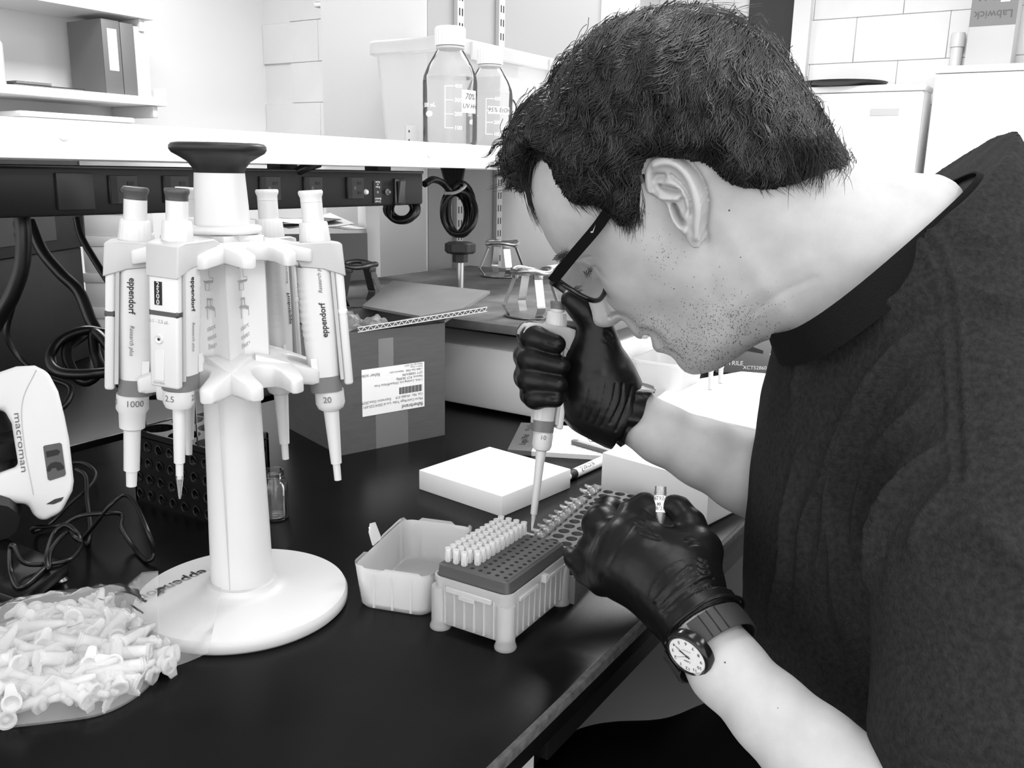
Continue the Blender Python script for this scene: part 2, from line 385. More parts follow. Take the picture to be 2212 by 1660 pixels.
MB().rings([np.array([(p[0]-.006,-.003,p[2]-.016),(p[0]+.006,-.003,p[2]-.016),(p[0]+.006,-.003,p[2]+.016),(p[0]-.006,-.003,p[2]+.016)]),np.array([(p[0]-.006,-.0035,p[2]-.016),(p[0]+.006,-.0035,p[2]-.016),(p[0]+.006,-.0085,p[2]+.016),(p[0]-.006,-.0085,p[2]+.016)])]).build('rocker','grey_dark',sw,bevel=.0006)
for xa,xb in((-.06,-.03),(.13,.16)): MB().b2((xa,.02,.049),(xb,.045,.0565)).build('hanger','black',t)
# ------------------------------------------------------------ cables (paths in space)
def cable(name,label,pts,r,m='black_cable',n=8,sub=10,cat='cable'):
    P=np.array([at(*q) for q in pts]); S=spline(P,sub)
    o=MB().tube(S,r,n).build(name,m,smooth=60); return tag(o,label,cat)
cable('power_cable','thick black cable dropping from the left of the power strip',[(-40,415,1.0),(10,420,.98),(38,440,.97),(50,490,.97),(48,570,.98),(25,640,.99),(-10,700,1.0),(-40,760,1.0)],.0085)
cable('power_cable','thin black cable hanging beside the dark carton behind the white dispenser',[(52,470,1.0),(48,560,1.02),(30,650,1.04),(15,720,1.05),(40,770,1.06),(90,810,1.06),(150,835,1.06),(145,870,1.05),(110,900,1.04),(70,930,1.03)],.0035)
cable('power_cable','black cable curving down across the dark carton into the coil',[(65,478,1.3),(90,540,1.3),(130,590,1.3),(170,630,1.3),(195,690,1.3),(215,730,1.3),(235,800,1.3),(300,850,1.28),(390,845,1.25)],.0085)
cable('power_cable','slim black cable slanting down behind the left pipettes',[(165,470,1.35),(175,510,1.35),(200,555,1.35),(235,610,1.35),(270,660,1.35)],.0055)
cable('coiled_cable','black cable looped in a loose coil beside the dark carton',[(225,720,1.28),(180,715,1.26),(130,735,1.24),(108,775,1.22),(130,805,1.2),(200,808,1.2),(255,795,1.22),(235,750,1.24),(205,720,1.26),(205,760,1.25),(215,800,1.23),(185,825,1.22),(155,800,1.22),(145,755,1.24),(180,725,1.28)],.0075)
t=thing('hanging_cable','black cable bundle hung in loops and bound with a tie, beside the slotted rail','cable coil',at(980,440,1.62))
def loopc(cx,cy,rx,ry,d,n=1,ph=0):
    T=np.linspace(0,2*PI*n,26*n); return np.array([at(cx+rx*math.sin(q+ph),cy-ry*math.cos(q+ph),d+.008*math.sin(2*q+ph)) for q in T])
mb=MB()
for cx,cy,rx,ry,dd in((990,455,34,52,1.60),(988,458,30,50,1.615),(996,452,28,56,1.595),(984,462,24,44,1.61),(992,460,36,46,1.585)): mb.tube(loopc(cx,cy,rx,ry,dd),.0055,8,cap=False)
mb.build('loops','black_cable',t,world=True,smooth=60)
mb=MB()
for k in range(6): mb.tube(spline([at(955+k*9,352,1.6),at(962+k*7,380,1.6),at(972+k*4,408,1.6)],6),.0055,8)
mb.build('strands','black_cable',t,world=True,smooth=60)
MB().tube(spline([at(917,398,1.5),at(935,388,1.52),at(955,395,1.56),at(972,412,1.58)],8),.006,8).build('lead','black_cable',t,world=True,smooth=60)
MB().tube(spline([at(962,418,1.565),at(985,416,1.56),at(1005,402,1.565),at(990,398,1.64),at(965,410,1.64),at(962,418,1.565)],6),.0028,6).build('tie','grey_light',t,world=True)
mb=MB()
for rx,ry,dd in((30,26,1.375),(24,22,1.385),(34,22,1.38)): mb.tube(loopc(868,452,rx,ry,dd),.0055,8,cap=False)
tag(mb.build('cable_coil','black_cable',smooth=60),'small black cable coil bulging below the right end of the power strip','cable coil')
cable('shelf_cable','black cable slanting between the white shelf and the power strip',[(640,372,1.16),(660,362,1.16),(690,352,1.17)],.006)
# ============================================================ THINGS ON THE WHITE SHELF
def bottle(name,label,loc,s,tape,fill,ang):
    t=thing(name,label,'bottle',loc,ang,group='glass reagent bottles on the white shelf'); R=.043*s
    MB().lathe([(R*.9,0),(R*.98,.002*s),(R,.006*s),(R,.095*s),(R*.97,.105*s),(R*.82,.120*s),(R*.52,.142*s),(R*.40,.147*s),(R*.40,.158*s)],40,cap1=False).build('glass_body','glass',t,smooth=60)
    ri=R-.0025*s; MB().lathe([(ri*.9,.003*s),(ri,.008*s),(ri,fill*s)],40).build('contents','liquid',t,smooth=50)
    c=MB().lathe([(.0225*s,.150*s),(.0235*s,.152*s),(.0235*s,.175*s),(.0215*s,.178*s)],72,rib=.03,ribn=24).build('screw_cap','off_white',t,smooth=50)
    MB().lathe([(.020*s,.1445*s),(.0225*s,.146*s),(.0225*s,.1485*s),(.020*s,.150*s)],32).build('pouring_ring','grey_light',t)
    g=MB(); RR=R+.0004
    for i,q in enumerate(('100','200','300','400')):
        z=(.026+i*.0205)*s; wrap_text(g,q,.0085*s,RR,.30,z,bold=.01)
        g.rings([np.array([(RR*math.cos(-.18+j*.06),RR*math.sin(-.18+j*.06),z-.0006) for j in range(6)]),np.array([(RR*math.cos(-.18+j*.06),RR*math.sin(-.18+j*.06),z+.0006) for j in range(6)])],False,False,closed=False)
    g.rings([np.array([(RR*math.cos(-.19),RR*math.sin(-.19),.026*s),(RR*math.cos(-.19),RR*math.sin(-.19),.0875*s)]),np.array([(RR*math.cos(-.165),RR*math.sin(-.165),.026*s),(RR*math.cos(-.165),RR*math.sin(-.165),.0875*s)])],False,False,closed=False)
    wrap_text(g,'500 mL',.009*s,RR,-.85,.060*s,bold=.02); 
    ov=[(RR*math.cos(-.85+.18*math.cos(q)),RR*math.sin(-.85+.18*math.cos(q)),.047*s+.0045*s*math.sin(q)) for q in np.linspace(0,2*PI,18,endpoint=False)]; g.add(ov,[tuple(range(18))])
    g.build('printed_scale','print_white',t)
    zt=tape[2]*s; tp=MB(); n=14; A=np.linspace(tape[0],tape[1],n)
    tp.rings([np.array([((RR+.0004)*math.cos(q),(RR+.0004)*math.sin(q),zt-tape[3]*s) for q in A]),np.array([((RR+.0004)*math.cos(q),(RR+.0004)*math.sin(q),zt+tape[3]*s) for q in A])],False,False,closed=False).build('tape_label','off_white',t)
    tm=MB(); am=(tape[0]+tape[1])/2
    for sx,dz,sz in tape[4]: wrap_text(tm,sx,sz*s,RR+.0009,am,zt+dz*s,shear=.2)
    tm.build('handwriting','ink_grey',t)
p=ony(972,315,.93); p[2]=.4107; toc=math.atan2(-p[1],-p[0])
bottle('reagent_bottle','larger front glass bottle of clear liquid with pale ribbed cap and 70% tape label',p,1.06,(.42,1.15,.066,.017,(('70%',.007,.013),('UV HH',-.007,.010))),.103,toc)
p=ony(1056,318,.985); p[2]=.4107
bottle('reagent_bottle','rear glass bottle with 95% tape label, half behind the larger bottle',p,1.02,(-.1,.95,.068,.0065,(('95% EtOH',0,.011),)),.100,toc)
# carton with emblem behind the bottles
p=ony(1096,290,1.06); t=thing('carton','grey carton with dark circular emblem behind the reagent bottles','box',(p[0],p[1],.4107))
MB().b2((-.03,-.0,0),(.05,.07,.150)).build('body','grey_light',t,bevel=.001)
e=MB(); ring=lambda r0,r1,c,n=24:(np.array([c+np.array((r0*math.cos(q),0,r0*math.sin(q))) for q in np.linspace(-1.2,1.4,n)]),np.array([c+np.array((r1*math.cos(q),0,r1*math.sin(q))) for q in np.linspace(-1.2,1.4,n)]))
a,b=ring(.020,.024,np.array((.012,-.0006,.085))); e.rings([a,b],False,False,closed=False)
put_text(e,'RD',.026,(.022,-.0004,.035),(1,0,0),(0,0,1),bold=.02); e.build('emblem','charcoal',t)
# translucent storage tub
a=ony(985,300,1.12); b=ony(1243,300,1.12); t=thing('storage_tub','large translucent storage tub with clip-on lid at the end of the shelf','storage tub',((a[0]+b[0])/2,1.245,.4108)); w=b[0]-a[0]
R=[]
for z,k in((0,.9),(.004,.92),(.2,1.0)): q=rrect(w*.98*k,.20*k,.02); R.append(np.c_[q,np.full(len(q),z)])
MB().rings(R,cap1=False).build('body','tub_plastic',t,smooth=50)
R=[]
for z,k in((.195,1.0),(.198,1.035),(.218,1.035),(.224,1.02),(.226,.98)): q=rrect(w*k,.21*k,.022); R.append(np.c_[q,np.full(len(q),z)])
MB().rings(R,cap0=False).build('lid','tub_plastic',t,smooth=50)
for x in(-.3,.33): MB().b2((w*x-.03,-.115,.185),(w*x+.03,-.108,.222)).build('clip','tub_plastic',t,bevel=.003)
# small drilled bracket by the bottle
p=ony(890,295,1.2); t=thing('mounting_bracket','small pale drilled bracket left of the larger bottle','bracket',(p[0],p[1],.4108)); MB().b2((-.02,-.002,0),(.02,.004,.048)).build('plate','grey_light',t,bevel=.001)
for z in(.018,.036): MB().lathe([(.0001,.0006),(.0028,0)],10,M=frame((-.012,-.0022,z),y=(0,0,1),z=(0,-1,0))).build('hole','grey_dark',t)
# ============================================================ FAR LEFT WALL SHELVES
def wshelf(label,z,x1,z_t=.035):
    t=thing('wall_shelf',label,'shelf',(2.0,3.5,z),group='white wall shelves'); MB().b2((-1.4,0,0),(x1-2.0,.318,z_t)).build('board','paint_white',t,bevel=.004)
    MB().b2((x1-2.06,.02,-.05),(x1-2.035,.318,0)).build('bracket','off_white',t,bevel=.003); MB().b2((x1-2.02,.0,.0352),(x1-2.0,.3,.075)).build('end_stop','paint_white',t,bevel=.003)
wshelf('white wall shelf holding the dark binders',.622,2.636); wshelf('higher white wall shelf cut off by the top edge',.974,2.60)
zt=.6574
def binder(label,px0,px1,h,m,lab,dep=.24):
    a=ony(px0,190,3.53); b=ony(px1,190,3.53); t=thing('binder',label,'binder',((a[0]+b[0])/2,3.53,zt),group='ring binders on the wall shelf'); w=b[0]-a[0]
    MB().b2((-w/2,0,0),(w/2,.006,h)).build('spine','%s'%m,t,bevel=.003); MB().b2((-w/2,.006,0),(-w/2+.004,dep,h)).build('cover',m,t); MB().b2((w/2-.004,.006,0),(w/2,dep,h)).build('cover',m,t)
    MB().b2((-w/2+.006,.02,.006),(w/2-.006,dep-.01,h-.01)).build('pages','off_white',t)
    if lab: MB().b2((-w*.22,-.0015,h*.32),(w*.30,.0,h*.88)).build('spine_label','print_white',t)
binder('dark grey wide binder with a white spine label on the wall shelf',230,268,.295,'grey_mid',True)
binder('plain dark grey binder between the labelled one and the white one',269,297,.292,'grey_mid',False)
binder('white binder at the right end of the row on the wall shelf',298,327,.285,'white',False)
p=ony(-10,180,3.55); t=thing('squeeze_bottle','white plastic bottle at the left end of the wall shelf','bottle',(p[0],3.6,zt)); MB().lathe([(.06,0),(.062,.01),(.062,.15),(.05,.175),(.025,.185)],28).build('body','white',t); MB().lathe([(.026,.186),(.026,.215),(.02,.22)],24).build('cap','white',t)
for k,(px0,px1,z0,z1,m,lab) in enumerate(((30,182,0,.010,'charcoal','dark flat notebook lying on the wall shelf beside the binders'),(36,112,.0104,.020,'grey_mid','small grey case lying on the dark notebook on the wall shelf'))):
    a=ony(px0,185,3.55); b=ony(px1,185,3.55); t=thing('notebook' if k==0 else 'flat_case',lab,'notebook' if k==0 else 'case',((a[0]+b[0])/2,3.55,zt+z0)); w=b[0]-a[0]
    MB().b2((-w/2,0,0),(w/2,.2,(z1-z0)*.45)).build('lower_cover',m,t,bevel=.001); MB().b2((-w/2+.004,.003,(z1-z0)*.45),(w/2-.004,.197,(z1-z0)*.7)).build('inside','off_white',t); MB().b2((-w/2,0,(z1-z0)*.7),(w/2,.2,z1-z0)).build('upper_cover',m,t,bevel=.001)
wshelf('lower white wall shelf mostly hidden behind the reagent shelf',.455,2.5)
a=ony(45,250,3.52); b=ony(290,265,3.52); t=thing('foam_box','white foam box under the binder shelf on the far wall','box',((a[0]+b[0])/2,3.52,.4907)); w=b[0]-a[0]
MB().b2((-w/2,0,0),(w/2,.28,.052)).build('body','white_matte',t,bevel=.006); MB().b2((-w/2-.004,-.004,.0525),(w/2+.004,.284,.075)).build('lid','white_matte',t,bevel=.008)
# ============================================================ FRIDGES, CARTON ON THE RIGHT
def fridge(label,y0,y1,h,badge):
    t=thing('refrigerator',label,'refrigerator',(4.3,(y0+y1)/2,-.9),group='white refrigerators by the block wall'); w=abs(y1-y0)
    MB().b2((.045,-w/2,0),(.22,w/2,h-.012)).build('body','fridge',t,bevel=.004); MB().b2((0,-w/2,.06),(.044,w/2,h-.03)).build('door','fridge',t,bevel=.01); MB().b2((-.004,-w/2-.004,h-.028),(.22,w/2+.004,h)).build('top_cap','fridge',t,bevel=.006)
    if badge: 
        o=MB().b2((-.003,-w/2+.09,h-.13),(0,-w/2+.21,h-.10)).build('badge','grey_light',t); 
    MB().b2((-.03,w/2-.06,h*.35),(-.001,w/2-.03,h*.62)).build('handle','white',t,bevel=.006)
fridge('white refrigerator with small grey badge, left of the pair',.677,1.35,1.669,True); fridge('white refrigerator at the right edge, slightly taller',-.20,.640,1.735,False)
a=onx(1990,185,4.36); t=thing('tray','dark shallow tray on top of the left refrigerator','tray',(4.42,1.05,.7702)); MB().lathe([(.14,0),(.19,.012),(.20,.022),(.185,.022),(.135,.008)],36).build('dish','charcoal',t); MB().lathe([(.05,.009),(.05,.013)],24).build('boss','black',t)
a=onx(2090,80,4.38); b=onx(2190,80,4.38); t=thing('carton','grey carton with upside-down print on the right refrigerator','box',(4.38,(a[1]+b[1])/2,.8355)); w=a[1]-b[1]
MB().b2((0,-w/2,0),(.2,w/2,.36)).build('body','grey_light',t,bevel=.002); MB().b2((-.001,-w/2,.16),(0,w/2,.36)).build('printed_panel','grey_mid',t); MB().b2((-.0022,-w*.32,.25),(-.0012,-w*.12,.32)).build('sticker','print_white',t)
e=MB(); put_text(e,'1/1',.07,(-.0013,w*.12,.285),(0,1,0),(0,0,-1),shear=.2); put_text(e,'Labwick',.044,(-.0013,.0,.205),(0,1,0),(0,0,-1),bold=.01); e.build('lettering','grey_dark',t)
a=onx(2069,90,4.562); t=thing('white_pole','white pipe standing between the refrigerators and the block wall','pipe',(4.562,a[1],-.9)); MB().lathe([(.025,0),(.025,1.86),(.02,1.87)],20).build('pipe','white',t,smooth=60); MB().lathe([(.030,1.84),(.030,1.89),(.026,1.90)],20).build('cap','white',t)
# ============================================================ CLUTTER BEHIND THE STRIP
t=thing('carton','dark grey carton with printed label behind the left cables','box',(.88,1.56,-.0014),math.atan2(.139,.245))
MB().b2((-.24,-.0,0),(.155,.22,.215)).build('lower_body','carton_dark',t,bevel=.002); MB().b2((-.24,-.004,.2155),(.165,.2,.40)).build('upper_body','carton_dark',t,bevel=.002)
MB().rings([np.array([(.166,-.004,.40),(.166,.2,.40),(.171,.2,.40),(.171,-.004,.40)]),np.array([(.150,-.01,.22),(.150,.2,.22),(.156,.2,.22),(.156,-.01,.22)])]).build('flap','carton_dark',t)
MB().b2((-.2,-.0052,.235),(.065,-.0042,.345)).build('label','grey_dark',t); e=MB(); put_text(e,'Such',.045,(-.04,-.0052,.315),(1,0,0),(0,0,1),bold=.02); put_text(e,'SEB',.045,(-.03,-.0052,.26),(1,0,0),(0,0,1),bold=.02); e.build('lettering','ink',t)
def stack(label,px0,px1,py_b,d,zs,name='white_carton',m='card_white',dep=.12):
    a=at(px0,py_b,d); b=at(px1,py_b,d); v=b-a; v[2]=0; w=np.linalg.norm(v); c=(a+b)/2; z=-.0013
    for i,(h,s) in enumerate(zs):
        t=thing(name,label[i],'box',(c[0],c[1],z),math.atan2(v[1],v[0]),group='white cartons beyond the bench'); MB().b2((-w/2*s,0,0),(w/2*s,dep,h*.72)).build('body',m,t,bevel=.001); MB().b2((-w/2*s-.002,-.002,h*.722),(w/2*s+.002,dep+.002,h-.0006)).build('lid',m,t,bevel=.001); z+=h
stack(('bottom white carton of the stack behind the left pipette','second white carton of the stack behind the left pipette','third white carton of the stack behind the left pipette','top white carton of the stack behind the left pipette'),196,300,735,1.85,((.085,1),(.07,1.02),(.075,.98),(.06,1.0)))
t=thing('file_box','dark grey open file box behind the right pipettes','box',at(718,625,1.80)*np.array((1,1,0))+np.array((0,0,-.0013)),math.atan2(-.45,.9)*0-.55)
MB().b2((-.10,0,0),(.075,.005,.245)).build('front','grey_mid',t); MB().b2((-.10,.1,0),(.075,.105,.225)).build('back','grey_mid',t); MB().b2((-.10,.005,0),(-.095,.1,.225)).build('side','grey_mid',t); MB().b2((.07,.005,0),(.075,.1,.225)).build('side','grey_mid',t); MB().b2((-.095,.005,0),(.07,.1,.004)).build('bottom','grey_mid',t)
for k in range(3):
    q=thing('paper_sheet',('white paper sheets lying on the grey file box','curled white leaflet on top of the file box papers','dark folder lying across the grey file box')[k],'paper',at(700-k*25,490-k*6,1.82),-.5+k*.12); n=8
    top=[np.array([(-.08+i*.02,y,.004*math.sin(i*.7+k)+.016*(y>.0)*(k==1)*(i/8.)) for i in range(n+1)]) for y in(-.03,.09)]
    bot=[r-np.array((0,0,.0012)) for r in top]; mb=MB(); mb.rings([top[0],top[1]],False,False,closed=False); mb.rings([bot[1],bot[0]],False,False,closed=False); mb.build('sheet','card_white' if k<2 else 'black',q)
a=at(777,640,1.95); b=at(808,640,1.95); t=thing('white_board','tall white rounded panel standing beside the grey partition','board',(b[0],b[1],-.0013),-.6)
MB().prism([(-.03,0),(0,0),(0,.30),(-.006,.312),(-.016,.318),(-.03,.318)],-.01,.06,M=frame((0,0,0),x=(1,0,0),y=(0,0,1))).build('board','white_matte',t,bevel=.002); MB().b2((-.06,-.05,0),(.01,.07,.004)).build('foot','white_matte',t)
# small grey outlet on the far block wall seen under the strip
p=onx(770,467,3.49); t=thing('wall_outlet','small grey outlet box low on the far block wall','outlet',(3.49,p[1],p[2]-.06)); MB().b2((-.02,-.05,0),(.0,.05,.12)).build('box','grey_light',t,bevel=.004); MB().b2((-.024,-.03,.02),(-.0205,.03,.1)).build('plate','grey_light',t)
# ============================================================ ORBITAL SHAKER
t=thing('orbital_shaker','orbital shaker with stained grey platform behind the cardboard box','shaker',(1.42,.9,0))
MB().b2((-.30,-.28,.006),(.27,.28,.105)).build('body','shaker_body',t,bevel=.006); MB().b2((-.2,-.2,.106),(.2,.2,.134)).build('drive','black',t)
MB().b2((-.325,-.31,.135),(.34,.345,.149)).build('platform','shaker_top',t,bevel=.002)
for x in(-.26,.24):
    for y in(-.24,.24): MB().lathe([(.014,0),(.014,.0058)],14,M=np.array(Matrix.Translation((x,y,0)))).build('foot','black',t)
def clamp(label,loc,r,h,m,n=4,ph=.3):
    t=thing('flask_clamp',label,'flask clamp',loc,ph,group='flask clamps on the shaker platform')
    MB().lathe([(r*.95,0),(r*1.02,.002),(r*1.02,.004),(r*.3,.0045)],28).build('base',m,t)
    for k in range(n):
        a=k*2*PI/n; P=spline([(r*.9,0,.004),(r*1.12,0,.018),(r*1.05,0,h*.35),(r*.72,0,h*.85),(r*.66,0,h)],5); mb=MB(); wv=.0065*r/.04
        L=[np.array([(p[0],-wv,p[2]),(p[0],wv,p[2]),(p[0]-.0012,wv,p[2]),(p[0]-.0012,-wv,p[2])]) for p in P]; mb.rings(L,M=np.array(Matrix.Rotation(a,4,'Z'))); mb.build('leg',m,t,smooth=60)
        MB().box((r*.67,0,h-.004),(.006,wv*2.2,.014),np.array(Matrix.Rotation(a,4,'Z'))).build('clip',m,t,bevel=.001)
    T=np.linspace(0,2*PI,41); MB().tube(np.stack([r*.74*np.cos(T),r*.74*np.sin(T),h+.002*np.sin(3*T)],1),.0042,8,cap=False).build('spring_ring',m,t,smooth=60)
p=onz(1147,684,.149); p[2]=.1492; clamp('bright steel flask clamp near the platform edge by the pipetting hand',p,.041,.072,'metal',ph=.9)
p=at(793,650,1.47); clamp('dark flask clamp left of the raised cardboard flap',(p[0],p[1]+.02,.1492),.042,.068,'metal_dark',ph=.2)
p=onz(1097,602,.149); clamp('small distant steel flask clamp by the slotted rail',(1.62,1.06,.1492),.045,.072,'metal',ph=.9)
p=onz(1015,625,.149); t=thing('clamp_knob','dark star knob on a steel rod on the shaker platform','knob',(p[0]*.86,p[1]*.86+.02,.1492))
MB().lathe([(.006,0),(.006,.075)],16).build('rod','metal',t); MB().lathe([(.0001,.108),(.018,.107),(.024,.104),(.024,.092),(.020,.088),(.012,.087),(.012,.074),(.006,.073)],48,rib=.08,ribn=6).build('knob','charcoal',t)
# ============================================================ CARDBOARD BOX
Fp=np.array((.829,.793,0)); Rp=np.array((.987,.739,0)); Lp=np.array((.86,.973,0)); ex=nz(Rp-Fp); wx=np.linalg.norm(Rp-Fp); wy=np.linalg.norm(Lp-Fp)
t=thing('cardboard_box','open brown-grey cardboard box with white shipping label','box',Fp,math.atan2(ex[1],ex[0])); hb=.163
MB().b2((0,0,0),(wx,.004,hb)).build('front_wall','cardboard',t); MB().b2((0,.0041,0),(.004,wy-.004,hb)).build('side_wall','cardboard',t); MB().b2((wx-.004,.0041,0),(wx,wy-.004,hb)).build('side_wall','cardboard',t); MB().b2((0,wy-.004,0),(wx,wy,hb)).build('back_wall','cardboard',t); MB().b2((.004,.004,0),(wx-.004,wy-.004,.004)).build('bottom','cardboard_in',t)
def quad(name,P,th,m,par):
    P=np.array(P); n=nz(np.cross(P[1]-P[0],P[3]-P[0])); return MB().rings([P,P+n*th]).build(name,m,par,world=True)
top=lambda p:np.asarray(p,float)+np.array((0,0,hb))
Bk=Rp+Lp-Fp
o=quad('flap',[top(Rp),at(1059,634,1.335),at(850,611,1.47),top(Bk)],.004,'cardboard_in',t)
o=quad('flap',[top(Lp),top(Lp)+np.array((-.05,.01,-.03)),top(Fp)+np.array((-.05,.01,-.03)),top(Fp)],.004,'cardboard',t)
p0=top(Fp)+ex*.03; p1=at(1052,673,1.27)
cr=MB(); N=44
for i in range(N):
    a=p0+(p1-p0)*(i/N); b=p0+(p1-p0)*((i+1)/N); u=np.array((0,0,.0055)); s0,s1=(0,1) if i%2 else (1,0)
    cr.tube([a+u*s0,b+u*s1],.0006,4)
cr.tube([p0,p1],.0007,4); cr.tube([p0+np.array((0,0,.006)),p1+np.array((0,0,.006))],.0007,4)
cr.build('corrugated_edge','corrugated',t,world=True)
yv=nz(Lp-Fp)*.035; quad('flap',[p0+np.array((0,0,.0005)),p1+np.array((0,0,.0005)),p1+yv*.6+np.array((0,0,.001)),p0+yv*.8+np.array((0,0,-.012))],.005,'cardboard',t)
# label: printed upside down
la=ony(788,900,Fp[1]); 
lab_o=np.array((.034,-.0006,.048)); lw,lh=.098,.064
lb=MB().b2((lab_o[0],-.0007,lab_o[2]),(lab_o[0]+lw,-.0001,lab_o[2]+lh)).build('shipping_label','print_white',t)
def lpt(u,v): return np.array((lab_o[0]+u*lw,-.0008,lab_o[2]+v*lh))
e=MB()
def lt(s,sz,u,v,al='LEFT',**k): put_text(e,s,sz,lpt(u,v),(-1,0,0),(0,0,-1),align=al,off=.0002,**k)
lt('fisherbrand',.0075,.97,.08,bold=.01); lt('Micro Centrifuge Tube',.0052,.97,.2); lt('Cat. No. 14-666-319',.0052,.97,.30); lt('1.5mL, Locking Lid, DNase/RNase Free',.0048,.97,.62); lt('Natural, RCF 28,000g',.0048,.97,.70); lt('QTY 5000EA/PK',.0048,.97,.78); lt('1-800-766-7000   fishersci.com',.0042,.97,.86); lt('Made in China',.0034,.97,.92); lt('Pittsburgh, PA 15275',.0034,.97,.97)
lt('Lot # 20241225-691',.0052,.45,.2); lt('Expiration Date:20291225',.0052,.45,.29); lt('fisher scientific',.0068,.28,.86)
for i in range(34):
    u=.96-.38*i/34; w=.0006+.0012*((i*7)%5)/5.; a=lpt(u,.36); e.add([a+(0,0,0),a+(-w,0,0),a+(-w,0,.0095),a+(0,0,.0095)],[(0,1,2,3)])
e.build('lettering','ink_grey',lb)
MB().b2((.060,-.0005,.112),(.083,-.0001,.151)).build('tape_strip','tape',t); MB().b2((.054,-.0004,.0),(.105,-.0001,.047)).build('tape_strip','tape',t)
# bag inside the box
c=Fp+ex*wx/2+nz(Lp-Fp)*wy/2; q=thing('plastic_bag','crumpled clear plastic bag inside the cardboard box','bag',(c[0],c[1],.0045),math.atan2(ex[1],ex[0]))
n=26; R=[]
G=np.linspace(-1,1,n)
for gy in G:
    row=[]
    for gx in G:
        P=np.array([[gx*3,gy*3,0.]]); z=.135+.028*(1-gx*gx)*(1-gy*gy)+.014*float(vnoise(P,3,3)[0])+.008*float(vnoise(P,8,4)[0])+(.03 if gy>.2 and gx<-.1 else 0)
        row.append((gx*(wx/2-.008),gy*(wy/2-.008),z))
    R.append(np.array(row))
MB().rings(R,False,False,closed=False).build('film','bag_film',q,smooth=50)
MB().lathe([(.06,0),(.065,.01),(.065,.10),(.05,.12),(.0,.125)],20).build('contents','milky',q)
# ============================================================ PIPETTE CAROUSEL
c0=onz(525,1277,.012); rz0=math.atan2(-c0[1],-c0[0])
car=thing('pipette_carousel','white rotating pipette stand with black mushroom handle on a round base','pipette stand',(c0[0],c0[1],0),rz0)
MB().lathe([(.0,.0),(.086,0),(.089,.003),(.0892,.009),(.0875,.0125),(.08,.0135),(.04,.0165),(.031,.018),(.029,.021),(.0285,.024)],96,cap0=False).build('base','white',car,smooth=50)
def ell(rx,ry,z,n=48): 
    t=np.arange(n)*2*PI/n; return np.stack([ry*np.cos(t),rx*np.sin(t),np.full(n,z)],1)
MB().rings([ell(.0258,.0235,.0225),ell(.0252,.023,.06),ell(.0232,.0215,.15),ell(.0222,.021,.205)]).build('column','white',car,smooth=60)
MB().b2((-.0005,-.0002,0),(.0005,.0002,.18)).build('seam','grey_light',car).location=(.0212,-.0105,.023)
# hub with six bays
zb,zt=.203,.3185
hub=MB(); n=6; 
def bay(phi,r): return np.array((math.cos(phi)*r,math.sin(phi)*r))
R=[]
for z in(zb,zb+.002,zt-.002,zt):
    ring=[]
    for k in range(6):
        a0=math.radians(k*60); 
        for j in range(8):
            a=a0+math.radians(60)*j/8.; u=abs(j/8.-.5)*2; r=.0235+.0115*u**1.5
            ring.append((r*math.cos(a),r*math.sin(a),z))
    R.append(np.array(ring))
hub.rings(R).build('hub','white',car,smooth=25)
sm=MB()
for k in range(6):
    a=math.radians(k*60); M=np.array(Matrix.Rotation(a,4,'Z')); sm.b2((.0348,-.0003,zb+.002),(.0353,.0003,zt-.001),M)
sm.build('ridge_seam','grey_light',car)
MB().lathe([(.020,.3185),(.0285,.319),(.030,.3205),(.030,.3235),(.0285,.325),(.021,.3255),(.0206,.34),(.0190,.365)],48).build('neck','white',car,smooth=50)
MB().lathe([(.0188,.3652),(.0192,.366),(.0200,.369),(.0235,.3735),(.030,.3775),(.0345,.3800),(.0362,.3825),(.0362,.3850),(.0345,.3870),(.030,.3878),(.0,.3880)],64,cap0=True).build('handle','charcoal',car,smooth=60)
def arm(phi,z,top):
    M=np.array(Matrix.Rotation(math.radians(phi),4,'Z')); s=1. if top else 1.04
    h=[(.018,-.0295),(.032,-.0288),(.047,-.0270),(.061,-.0242),(.0660,-.0225),(.0672,-.0150),(.0655,-.0118),(.052,-.0116),(.0455,-.0095),(.0425,-.005)]
    P=np.array(h+[(.0418,0)]+[(x,-y) for x,y in h[::-1]])*s; x=(P[:,0]-.018)/.048
    if top: hi=z+.001-.007*x**2; lo=hi-.0145+.004*x
    else: hi=z+.010-.016*x**1.2; lo=np.minimum(hi-.0115,z-.0165)
    return MB().rings([np.c_[P,lo],np.c_[P,hi]],M=M)
for k in range(6):
    phi=30+k*60
    arm(phi,.3135,True).build('upper_fork','white',car,bevel=.0018,seg=2); arm(phi,.2165,False).build('lower_fork','white',car,bevel=.0018,seg=2)
    M=np.array(Matrix.Rotation(math.radians(phi),4,'Z')); 
    MB().lathe([(.0085,-.011),(.0088,.0)],24,M=np.array(Matrix.Rotation(math.radians(phi),4,'Z')@Matrix.Translation((.0215,0,.3075)))).build('recess','off_white',car)
